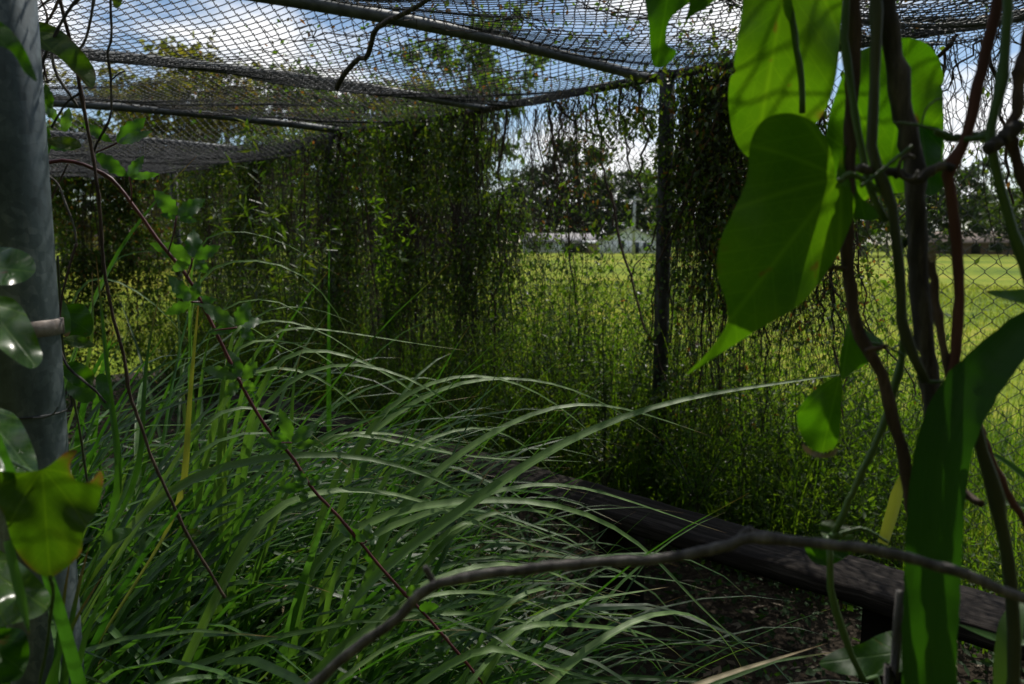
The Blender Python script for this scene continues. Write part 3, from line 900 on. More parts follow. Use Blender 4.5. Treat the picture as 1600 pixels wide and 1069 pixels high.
for a in [
    (785, 352, 112, 'bush', 0, TG, 1.5, 'shrub', 'bushy shrub left of the long low white house'),
    (835, 366, 116, 'bush', 1, TD, 1.5, 'shrub', 'low dark shrub at the left wall of the long white house'),
    (905, 374, 115, 'bush', 0, TD, 1.5, 'shrub', 'small dark shrub beside the tan shed'),
    (1065, 345, 105, 'bush', 1, TG, 1.6, 'shrub', 'green shrub right of the dark fence post'),
    (1390, 340, 92, 'bush', 0, TG, 1.6, 'shrub', 'green shrub behind the hanging brown vine'),
    (1470, 362, 90, 'bush', 1, TG, 1.6, 'shrub', 'green shrub at the left end of the low brown house'),
    (1575, 352, 88, 'bush', 1, TD, 1.5, 'shrub', 'dark shrub in front of the low brown house'),
    (265, 345, 62, 'bush', 0, TG, 1.3, 'shrub', 'green shrub at the right side of the brick house'),
    (125, 340, 64, 'bush', 1, TY, 1.4, 'shrub', 'yellowish shrub at the left side of the brick house'),
    (350, 345, 80, 'bush', 1, TG, 1.8, 'shrub', 'green shrub behind the fence corner'),
    (470, 345, 90, 'bush', 0, TG, 1.8, 'shrub', 'green shrub behind the leafy vines of the far bay'),
    (600, 348, 95, 'bush', 1, TG, 1.8, 'shrub', 'green shrub behind the bright leafy sprig'),
]:
    tree(*a, group='shrubs beyond the field')

N = 15000
az = rng.uniform(R(-50), R(38), N); rd = rng.uniform(142, 172, N)
prof = 7.5 + 3.0 * np.sin(az * 17) + 2.0 * np.sin(az * 41 + 1)
hz = prof * rng.random(N) ** 0.75 + rng.normal(size=N) * 0.4
pos = np.stack([np.sin(az) * rd, np.cos(az) * rd, np.maximum(hz, 0.3)], 1)
mb = MB(); lv = rng.uniform(0.7, 1.7, N); leaves(mb, pos, rng.normal(size=(N, 3)), rng.normal(size=(N, 3)), lv, lv * 0.65)
tag(mb.build('woods', M['crown_dark'], smooth=False, kind='stuff'), 'dark far off woods closing the field behind the houses', 'woods')

# ------------------------------------------------------------------ grass of the field near the fence
def ribbon_batch(mb, base, az, ln, wd, lean, K=4):
    N = len(base)
    t = np.linspace(0, 1, K)[None, :]
    hd = np.stack([np.cos(az), np.sin(az), np.zeros(N)], 1)
    up = np.array([0, 0, 1.0])
    ang = lean[:, None] * t ** 1.3
    dl = ln[:, None] / (K - 1)
    hx = np.concatenate([np.zeros((N, 1)), np.cumsum(np.sin(ang[:, 1:]) * dl, 1)], 1)
    hz = np.concatenate([np.zeros((N, 1)), np.cumsum(np.cos(ang[:, 1:]) * dl, 1)], 1)
    C = base[:, None, :] + hd[:, None, :] * hx[..., None] + up * hz[..., None]
    S = np.stack([-np.sin(az), np.cos(az), np.zeros(N)], 1)[:, None, :]
    W = wd[:, None] * np.sqrt(np.clip(1.0 - t, 0.002, 1)) * 0.5
    V = np.stack([C - S * W[..., None], C + S * W[..., None]], 2)
    idx = np.arange(N * K * 2).reshape(N, K, 2)
    q = np.stack([idx[:, :-1, 0], idx[:, :-1, 1], idx[:, 1:, 1], idx[:, 1:, 0]], -1).reshape(-1, 4)
    uv = np.zeros((N, K, 2, 2)); uv[..., 0, 0] = -0.5; uv[..., 1, 0] = 0.5; uv[..., 1] = t[..., None]
    mb.add(V.reshape(-1, 3), [q], uv.reshape(-1, 2))
    return mb

N = 62000
off = 0.25 + 26.0 * rng.random(N) ** 2.0
s = rng.uniform(-5.5, 18, N)
base = np.stack([FU[0] * s + FN[0] * (FD + off), FU[1] * s + FN[1] * (FD + off), np.zeros(N)], 1)
mb = MB(); ribbon_batch(mb, base, rng.uniform(0, 6.28, N), rng.uniform(0.05, 0.15, N) * (1 + 0.6 * (off < 1.5)), rng.uniform(0.004, 0.009, N) * (1 + off * 0.16), rng.uniform(0.3, 1.3, N), 3)
tag(mb.build('lawn_grass', M['lawn'], smooth=False, kind='stuff'), 'short sunlit grass of the field just behind the fence', 'grass')

# ------------------------------------------------------------------ vines on the back fence
GR = rng.random((64, 64))
def patch(a, h, sc):
    x = (a * sc) % 63; y = (h * sc) % 63
    i = x.astype(int); j = y.astype(int); fx = x - i; fy = y - j
    fx = fx * fx * (3 - 2 * fx); fy = fy * fy * (3 - 2 * fy)
    return (GR[i, j] * (1 - fx) + GR[i + 1, j] * fx) * (1 - fy) + (GR[i, j + 1] * (1 - fx) + GR[i + 1, j + 1] * fx) * fy

def vine_curtain(label, px0, px1, y0, y1, nstr, nleaf, lsize=0.028, clump=7, mat='vine', side=0.10, taper=0.5, rust=0.0, name='hanging_vine', end=False, low=0.0, gap=0.44):
    if end:
        n0, n1 = px0, px1; top, bot = y0, y1
        def at(a, h, o): return FU * (S1 + 0.03 + o)[..., None] + FN * (FD - a)[..., None] + np.array([0, 0, 1.0]) * h[..., None]
        a0, a1 = n0, n1
    else:
        sa, ha = fence_pt(px0, y0); sb, hb = fence_pt(px1, y0)
        a0, a1 = min(sa, sb), max(sa, sb)
        xm = (px0 + px1) / 2
        top = fence_pt(xm, y0)[1]; bot = max(0.03, fence_pt(xm, y1)[1])
        def at(a, h, o): return FU * a[..., None] + FN * (FD - 0.03 + o)[..., None] + np.array([0, 0, 1.0]) * h[..., None]
    top = min(top, FH + 0.05)
    am = (a0 + a1) / 2
    t = thing(name, label, 'vine', at(np.array(am), np.array(bot if bot < 0.2 else top), np.array(0.0)), 'vines hanging on the chain link')
    K = 15
    tt = np.linspace(0, 1, K)[None, :]
    a = rng.uniform(a0, a1, nstr)[:, None]
    nc = max(2, int((a1 - a0) / 0.16))
    cen = rng.uniform(a0, a1, nc)
    a = am + (a - am) * 1.12 + rng.normal(size=a.shape) * 0.05
    a = a * 0.78 + cen[rng.integers(0, nc, nstr)][:, None] * 0.22
    top = top - np.abs(rng.normal(size=(nstr, 1))) * 0.03
    ln = (top - bot) * np.where(rng.random(nstr) < taper, rng.uniform(0.2, 0.8, nstr), rng.uniform(0.65, 1.0, nstr))[:, None]
    h = top - tt * ln
    wander = np.cumsum(rng.normal(size=(nstr, K)) * 0.016, 1)
    slant = rng.normal(size=(nstr, 1)) * 0.17 * tt
    o = rng.normal(size=(nstr, 1)) * 0.035 + np.cumsum(rng.normal(size=(nstr, K)) * 0.008, 1) + side * 0.15
    C = at(a + wander + slant, h + rng.normal(size=h.shape) * 0.006, o)
    mb = MB(); tubes(mb, C, rng.uniform(0.0009, 0.0026, nstr)[:, None] * (1.15 - 0.6 * tt), 3)
    mb.build('strands', M['strand'], t, kind='stuff')
    # a few thicker woody stems
    nk = max(2, nstr // 14)
    C2 = C[:nk] + rng.normal(size=(nk, 1, 3)) * 0.01
    mb = MB(); tubes(mb, C2, rng.uniform(0.004, 0.008, nk)[:, None] * (1.1 - 0.5 * tt), 5)
    mb.build('stem', M['bark_brown'], t, kind='stuff')
    # leaves gather in clumps along the strands
    ncl = max(4, nleaf // (clump * 6))
    ci = rng.integers(0, nstr, ncl); cj = rng.integers(0, K, ncl) if low == 0 else np.clip((rng.random(ncl) ** (1 / (1 + low)) * K).astype(int), 0, K - 1)
    if low < 0:
        cj = np.clip((rng.random(ncl) ** (1 - low) * K).astype(int), 0, K - 1)
    cp = C[ci, cj]; cr = rng.uniform(0.05, 0.22, ncl)
    n1_ = int(nleaf * 0.55); pick = rng.integers(0, ncl, n1_)
    pos = cp[pick] + rng.normal(size=(n1_, 3)) * (cr[pick][:, None] * np.array([0.75, 0.75, 1.1]))
    n2_ = nleaf - n1_
    p2 = C[rng.integers(0, nstr, n2_), rng.integers(0, K, n2_)] + rng.normal(size=(n2_, 3)) * 0.045
    pos = np.concatenate([pos, p2])
    along = pos @ (FN if end else FU)
    g = 0.6 * patch(along + 11, pos[:, 2] + 3, 3.1) + 0.4 * patch(along + 5, pos[:, 2] + 9, 8.0)
    pos = pos[(pos[:, 2] > 0.02) & (g + rng.normal(size=len(g)) * 0.07 > gap)]
    d = rng.normal(size=pos.shape) * 0.8 + np.array([0, 0, -0.75])
    u = rng.normal(size=pos.shape) * 0.7 + np.array([-0.1, -0.4, 0.7])
    lv = lsize * (0.5 + 1.3 * rng.random(len(pos)) ** 1.8)
    nr = int(len(pos) * rust)
    mb = MB(); leaves(mb, pos[nr:], d[nr:], u[nr:], lv[nr:], lv[nr:] * rng.uniform(0.4, 0.62, len(pos) - nr)); mb.build('foliage', M[mat], t, smooth=False, kind='stuff')
    if nr:
        sel = rng.permutation(len(pos))[:nr]
        mb = MB(); leaves(mb, pos[sel] + 0.012, d[sel], u[sel], lv[sel], lv[sel] * 0.5); mb.build('rusty_foliage', M['vine_rust'], t, smooth=False, kind='stuff')
    return t

vine_curtain('dark matted vine wall beside the far corner post of the fence', 278, 420, 235, 720, 240, 14500, 0.036, low=0.1, gap=0.42)
vine_curtain('leafy dark vine mass left of the second fence post', 385, 545, 205, 720, 240, 15000, 0.034, gap=0.44)
vine_curtain('vine with small sky gaps just right of the second fence post', 505, 665, 195, 700, 200, 11500, 0.033, rust=0.05, low=-0.1, gap=0.47)
vine_curtain('thickest dark leafy vine column under the second roof pipe', 625, 800, 172, 600, 220, 13500, 0.031, low=-0.35, taper=0.6, gap=0.46)
vine_curtain('bare twisted vine stems dangling below the thick leafy column', 600, 820, 330, 740, 190, 4800, 0.027, taper=0.6)
vine_curtain('thin scattered vine across the open gap of bright sky', 795, 860, 170, 460, 40, 800, 0.022, taper=0.6)
vine_curtain('brown hanging vine curtain with rusty leaves in front of the dark trees', 858, 935, 148, 400, 95, 1700, 0.022, rust=0.35, taper=0.6)
vine_curtain('dark leafy vine crowding the left side of the dark fence post', 960, 1018, 132, 330, 60, 2900, 0.024, low=-0.8, taper=0.75)
vine_curtain('dense tangled vine curtain filling the bay right of the dark fence post', 1062, 1175, 104, 790, 240, 10500, 0.027, rust=0.1, taper=0.55, gap=0.48)
vine_curtain('dense vine curtain half hidden behind the large dark heart leaf', 1150, 1300, 88, 620, 250, 9000, 0.024, rust=0.12, taper=0.55)
vine_curtain('bare wiry vine stems hanging on the mesh below the heart leaf', 1195, 1345, 330, 700, 120, 1700, 0.02, rust=0.4, taper=0.5)
vine_curtain('sparse wiry vine on the mesh behind the thick woody vine', 1335, 1490, 66, 520, 46, 1200, 0.022, rust=0.2, taper=0.75)
vine_curtain('sparse leafy vine on the fence at the right edge under the roof', 1475, 1640, 45, 380, 46, 1700, 0.022, taper=0.75, low=-0.4)
vine_curtain('web of thin brown vine stems covering the lower mesh behind the tall grass', 300, 930, 320, 800, 400, 8000, 0.026, taper=0.3, gap=0.46, low=0.3)
vine_curtain('olive vine curtain on the end fence near the corner post', 0.05, 1.15, FH, 0.25, 200, 15000, 0.038, end=True, rust=0.12, gap=0.38)
vine_curtain('olive vine curtain on the end fence above the brick house', 1.05, 2.25, FH, 1.60, 190, 6500, 0.038, end=True, rust=0.15, gap=0.36, taper=0.3)
vine_curtain('vine curtain on the end fence behind the left post', 2.15, 3.05, FH, 0.35, 170, 9500, 0.038, end=True, rust=0.12)
vine_curtain('creeper along the bottom of the end fence', 0.05, 3.0, 1.25, 0.02, 320, 19000, 0.036, end=True, name='creeper', low=0.4, gap=0.4, taper=0.3)

# vines creeping over the roof
rv = thing('roof_vine', 'dry vine stems with yellow and rusty leaves tangled over the roof mesh', 'vine', fence(2.5, FH, -0.4))
mbs, mbl, mbr = MB(), MB(), MB()
NS = 170; K = 12
s_ = rng.uniform(0.2, 5.2, NS)[:, None] + np.cumsum(rng.normal(size=(NS, K)) * 0.05, 1)
n_ = np.abs(rng.uniform(0.0, 1.6, NS)[:, None] + np.linspace(-0.35, 0.35, K)[None, :] * rng.choice([-1, 1], NS)[:, None] + np.cumsum(rng.normal(size=(NS, K)) * 0.03, 1))
C = FU * s_[..., None] + FN * (FD - n_)[..., None] + np.array([0, 0, 1.0]) * (FH + 0.03 + np.abs(rng.normal(size=(NS, K))) * 0.02 - NEAR_DROP * n_ / WID)[..., None]
tubes(mbs, C, rng.uniform(0.001, 0.003, NS)[:, None], 3)
mbs.build('strands', M['strand'], rv, kind='stuff')
def scatter_roof(mb, n, smin, smax, nmax, size):
    p = C[rng.integers(0, NS, n), rng.integers(0, K, n)] + rng.normal(size=(n, 3)) * 0.05
    p[:, 2] = np.maximum(p[:, 2], FH + 0.0) + rng.random(n) * 0.1
    lv = size * rng.uniform(0.6, 1.3, n)
    leaves(mb, p, rng.normal(size=p.shape), rng.normal(size=p.shape) + np.array([0, 0, 1.0]), lv, lv * 0.55)
scatter_roof(mbl, 1100, 0, 5, 1.6, 0.03); mbl.build('foliage', M['weed'], rv, smooth=False, kind='stuff')
scatter_roof(mbr, 900, 0, 5, 1.6, 0.026); mbr.build('rusty_foliage', M['vine_rust'], rv, smooth=False, kind='stuff')

# dead branch lying across the roof
rb = thing('dead_branch', 'dark crooked dead branch lying on the roof mesh across the long pipe', 'branch', P(575, 84, 3.1))
zb = 2.9
pts = crom([P(525, 138, zb + 0.2), P(553, 100, zb + 0.1), P(575, 84, zb), P(580, 62, zb - 0.1), P(595, 38, zb - 0.2), P(630, 22, zb - 0.3), P(668, 2, zb - 0.4), P(700, -25, zb - 0.5)], 24)
mb = MB(); tubes(mb, [pts + rng.normal(size=pts.shape) * 0.003], np.linspace(0.011, 0.007, 24), 7, True); mb.build('limb', M['bark_dark'], rb)
mb = MB(); tubes(mb, [crom([pts[9], pts[9] + np.array([0.05, 0.03, 0.09]), pts[9] + np.array([0.16, 0.02, 0.11])], 8)], np.linspace(0.006, 0.003, 8), 5); mb.build('side_twig', M['bark_dark'], rb)

# ------------------------------------------------------------------ undergrowth at the foot of the fence
def weeds(mbs, mbl, n, smin, smax, omin, omax, hmin, hmax, lsize, per, hfun=None):
    s = rng.uniform(smin, smax, n); o = rng.uniform(omin, omax, n)
    hh = rng.uniform(hmin, hmax, n)
    if hfun is not None:
        hh *= hfun(s)
    K = 8
    tt = np.linspace(0, 1, K)[None, :]
    bx = FU * s[:, None] + FN * (FD + o)[:, None]
    lean = rng.normal(size=(n, 2)) * 0.16
    C = bx[:, None, :] + np.stack([lean[:, :1] * hh[:, None] * tt ** 1.6, lean[:, 1:] * hh[:, None] * tt ** 1.6, hh[:, None] * tt], -1)
    C[..., :2] += np.cumsum(rng.normal(size=(n, K, 2)) * 0.014, 1)
    tubes(mbs, C, 0.0022 * (1.1 - 0.7 * tt) * np.ones((n, 1)), 3)
    m = n * per
    ii = rng.integers(0, n, m); f = rng.random(m) ** 0.75 * (K - 1.001)
    j = f.astype(int); fr = (f - j)[:, None]
    pos = C[ii, j] * (1 - fr) + C[ii, j + 1] * fr
    d = rng.normal(size=(m, 3)) + np.array([0, 0, 0.25])
    pos = pos + d * 0.018
    u = rng.normal(size=(m, 3)) * 0.6 + np.array([0, 0, 1.0])
    lv = lsize * (0.5 + 1.3 * rng.random(m) ** 2)
    leaves(mbl, pos, d, u, lv, lv * rng.uniform(0.3, 0.5, m))
ug = thing('undergrowth', 'dense fine leaved weeds growing through the foot of the fence', 'undergrowth', fence(3, 0, 0.1))
mbs, mbl = MB(), MB()
bumps = lambda s: 0.86 + 0.18 * np.sin(s * 2.3 + 0.6) + 0.15 * np.sin(s * 5.1)
weeds(mbs, mbl, 650, 1.6, 8.3, -0.5, 0.05, 0.3, 1.3, 0.026, 62, bumps)
weeds(mbs, mbl, 1600, 1.3, 8.7, 0.0, 1.2, 0.45, 1.6, 0.030, 58, bumps)
weeds(mbs, mbl, 220, 1.0, 2.6, -0.3, 0.5, 0.15, 0.55, 0.024, 55)
ng = 3600
sg = rng.uniform(1.4, 8.4, ng); og = rng.uniform(-0.4, 1.1, ng)
tg = MB(); ribbon_batch(tg, FU * sg[:, None] + FN * (FD + og)[:, None], rng.uniform(0, 6.28, ng), rng.uniform(0.35, 1.2, ng), rng.uniform(0.004, 0.011, ng), rng.uniform(0.2, 1.3, ng), 7)
tg.build('tall_grass', M['weed'], ug, kind='stuff')
weeds(mbs, mbl, 210, -0.8, 2.3, -0.5, 0.2, 0.2, 0.65, 0.03, 40)
weeds(mbs, mbl, 150, -2.0, 2.2, 0.1, 2.2, 0.12, 0.5, 0.03, 40)
ng = 9500
sg = rng.uniform(-2.0, 2.6, ng); og = rng.uniform(-0.45, 3.0, ng)
bg_ = FU * sg[:, None] + FN * (FD + og)[:, None]
rbg = MB(); ribbon_batch(rbg, bg_, rng.uniform(0, 6.28, ng), rng.uniform(0.12, 0.5, ng), rng.uniform(0.004, 0.012, ng), rng.uniform(0.3, 1.8, ng), 6)
rbg.build('coarse_grass', M['weed'], ug, kind='stuff')
dkl = MB(); weeds(mbs, dkl, 700, 1.7, 8.2, -0.35, 0.5, 0.3, 1.25, 0.026, 55, bumps)
dkl.build('dark_foliage', M['vine'], ug, smooth=False, kind='stuff')
mbs.build('stalks', M['stem_olive'], ug, kind='stuff'); mbl.build('foliage', M['weed'], ug, smooth=False, kind='stuff')
ug['kind'] = 'stuff'

# ground cover and litter inside
N = 17000
s = rng.uniform(-1.5, 8.3, N); nn = rng.uniform(0.9, 3.4, N)
pos = FU * s[:, None] + FN * nn[:, None] + np.array([0, 0, 1.0]) * (0.015 + 0.09 * rng.random(N) ** 1.5)[:, None]
d = rng.normal(size=(N, 3)); d[:, 2] = np.abs(d[:, 2]) * 0.5
mb = MB(); lv = rng.uniform(0.015, 0.05, N); leaves(mb, pos, d, rng.normal(size=(N, 3)) * 0.45 + np.array([0, 0, 1.0]), lv, lv * rng.uniform(0.4, 0.7, N))
tag(mb.build('ground_cover', M['cover'], smooth=False, kind='stuff'), 'low dark creeping plants covering the soil under the bench', 'ground cover')
N = 900
s = rng.uniform(-1, 6, N); nn = rng.uniform(0.6, 2.8, N)
pos = FU * s[:, None] + FN * nn[:, None] + np.array([0, 0, 1.0]) * rng.uniform(0.01, 0.035, N)[:, None]
d = rng.normal(size=(N, 3)); d[:, 2] *= 0.2
mb = MB(); lv = rng.uniform(0.03, 0.09, N); leaves(mb, pos, d, rng.normal(size=(N, 3)) * 0.25 + np.array([0, 0, 1.0]), lv, lv * rng.uniform(0.15, 0.5, N))
tag(mb.build('leaf_litter', M['litter'], smooth=False, kind='stuff'), 'pale dead leaves and straw lying on the soil between the grass', 'leaf litter')

# unseen belt of foliage added behind the camera to hold back sky light
N = 15000
az = rng.uniform(R(85), R(275), N); rd = rng.uniform(4.5, 8.0, N); hz = 8.5 * rng.random(N) ** 0.8
pos = np.stack([np.sin(az) * rd, np.cos(az) * rd, hz], 1)
mb = MB(); lv = rng.uniform(0.3, 0.6, N); leaves(mb, pos, rng.normal(size=(N, 3)), rng.normal(size=(N, 3)), lv, lv * 0.6)
tag(mb.build('added_shade_foliage', M['crown_green'], smooth=False, kind='stuff'), 'added unseen foliage belt behind the camera that blocks sky light', 'woods')

# bright and dark leafy plants standing at the fence
def leafy_plant(name, label, cat, px, py_base, z, h, nst, nl, ls, asp, mat, spread=0.2):
    b = P(px, py_base, z); base = np.array([b[0], b[1], max(0.0, b[2])])
    t = thing(name, label, cat, base)
    K = 9; tt = np.linspace(0, 1, K)[None, :]
    az = rng.uniform(0, 6.28, nst); sp = rng.uniform(0.1, 1.0, nst) * spread
    hh = h * rng.uniform(0.6, 1.0, nst)
    C = base + np.stack([np.cos(az)[:, None] * sp[:, None] * tt ** 1.4, np.sin(az)[:, None] * sp[:, None] * tt ** 1.4, hh[:, None] * tt], -1)
    for k in range(nst):
        mb = MB(); tubes(mb, C[k:k + 1], np.linspace(0.004, 0.0015, K), 4); mb.build('stem', M['stem_olive'], t)
    m = nst * nl
    ii = rng.integers(0, nst, m); f = (0.15 + 0.85 * rng.random(m)) * (K - 1.01); j = f.astype(int); fr = (f - j)[:, None]
    pos = C[ii, j] * (1 - fr) + C[ii, j + 1] * fr
    d = rng.normal(size=(m, 3)) + np.array([0, 0, 0.2]); u = rng.normal(size=(m, 3)) * 0.5 + np.array([0, 0, 1.0])
    lv = ls * rng.uniform(0.6, 1.3, m)
    mb = MB(); leaves(mb, pos, d, u, lv, lv * asp); mb.build('foliage', M[mat], t, smooth=False, kind='stuff')
    return t
leafy_plant('leafy_weed', 'bright leafy sprig in front of the vines below the second roof pipe', 'plant', 605, 560, 4.3, 1.05, 7, 60, 0.05, 0.35, 'weed', 0.25)
leafy_plant('willow_sapling', 'narrow leaved sapling reaching the roof in front of the left vines', 'plant', 455, 640, 4.6, 1.75, 7, 80, 0.085, 0.2, 'vine', 0.45)
leafy_plant('dark_bush', 'dark leafy bush standing at the fence left of the dark post', 'plant', 945, 770, 3.6, 0.9, 10, 80, 0.03, 0.5, 'vine', 0.42)
leafy_plant('seedling', 'pale fine leaved weed beside the dark post behind the bench', 'plant', 1090, 800, 3.0, 0.42, 9, 60, 0.022, 0.5, 'weed', 0.25)

# ------------------------------------------------------------------ tall arching grass
def ribbon(pts, width, K, tip=0.92, nrm_mix=(0.55, 0.8), fold=0.22, twist=0.0, root=0.45):
    c = crom(pts, K)
    for _ in range(4):
        c[1:-1] = 0.25 * c[:-2] + 0.5 * c[1:-1] + 0.25 * c[2:]
    T = np.gradient(c, axis=0); T = norm(T)
    view = norm(CO - c)
    nref = norm(view * nrm_mix[0] + np.array([0, 0, nrm_mix[1]]))
    S = norm(np.cross(T, nref)); Nn = np.cross(S, T)
    t = np.linspace(0, 1, K)
    if twist:
        a = twist * t
        S, Nn = S * np.cos(a)[:, None] + Nn * np.sin(a)[:, None], Nn * np.cos(a)[:, None] - S * np.sin(a)[:, None]
    wdt = width * (root + (1 - root) * np.clip(t / 0.35, 0, 1)) * np.clip((1.0 - t) / 0.38, 0.0, 1) ** 0.7
    wdt[-1] = width * 0.02
    l = c + S * (wdt * 0.5)[:, None] + Nn * (wdt * fold)[:, None]
    r = c - S * (wdt * 0.5)[:, None] + Nn * (wdt * fold)[:, None]
    V = np.stack([l, c, r], 1).reshape(-1, 3)
    idx = np.arange(K * 3).reshape(K, 3)
    q = np.concatenate([np.stack([idx[:-1, k], idx[:-1, k + 1], idx[1:, k + 1], idx[1:, k]], -1) for k in (0, 1)])
    uv = np.zeros((K, 3, 2)); uv[:, 0, 0] = -0.5; uv[:, 2, 0] = 0.5; uv[:, :, 1] = t[:, None]
    return V, [q], uv.reshape(-1, 2)

CLUMPS = [
    ('grass_clump', 'tall arching grass clump beside the galvanised post', (-0.98, 1.45, 0.0)),
    ('grass_clump', 'tall grass clump with long pale arching blades in the middle', (-0.62, 1.70, 0.0)),
    ('grass_clump', 'arching grass clump whose blades hang in front of the bench', (-0.36, 1.42, 0.0)),
    ('grass_clump', 'dense dark grass clump at the bottom left corner', (-0.66, 1.12, 0.0)),
    ('grass_clump', 'far grass clump in front of the end fence', (-1.45, 2.3, 0.0)),
    ('grass_clump', 'grass clump behind the bramble cane near the left vines', (-1.0, 2.55, 0.0)),
    ('grass_clump', 'small grass clump drooping low at the bottom centre', (-0.12, 1.5, 0.0)),
    ('grass_clump', 'grass clump hiding the far part of the plank bench', (-0.95, 3.05, 0.0)),
    ('grass_clump', 'low grass clump in front of the middle of the plank bench', (-0.52, 2.35, 0.0)),
]
CT = [thing(n, l, 'grass', b, 'tall grass clumps') for n, l, b in CLUMPS]

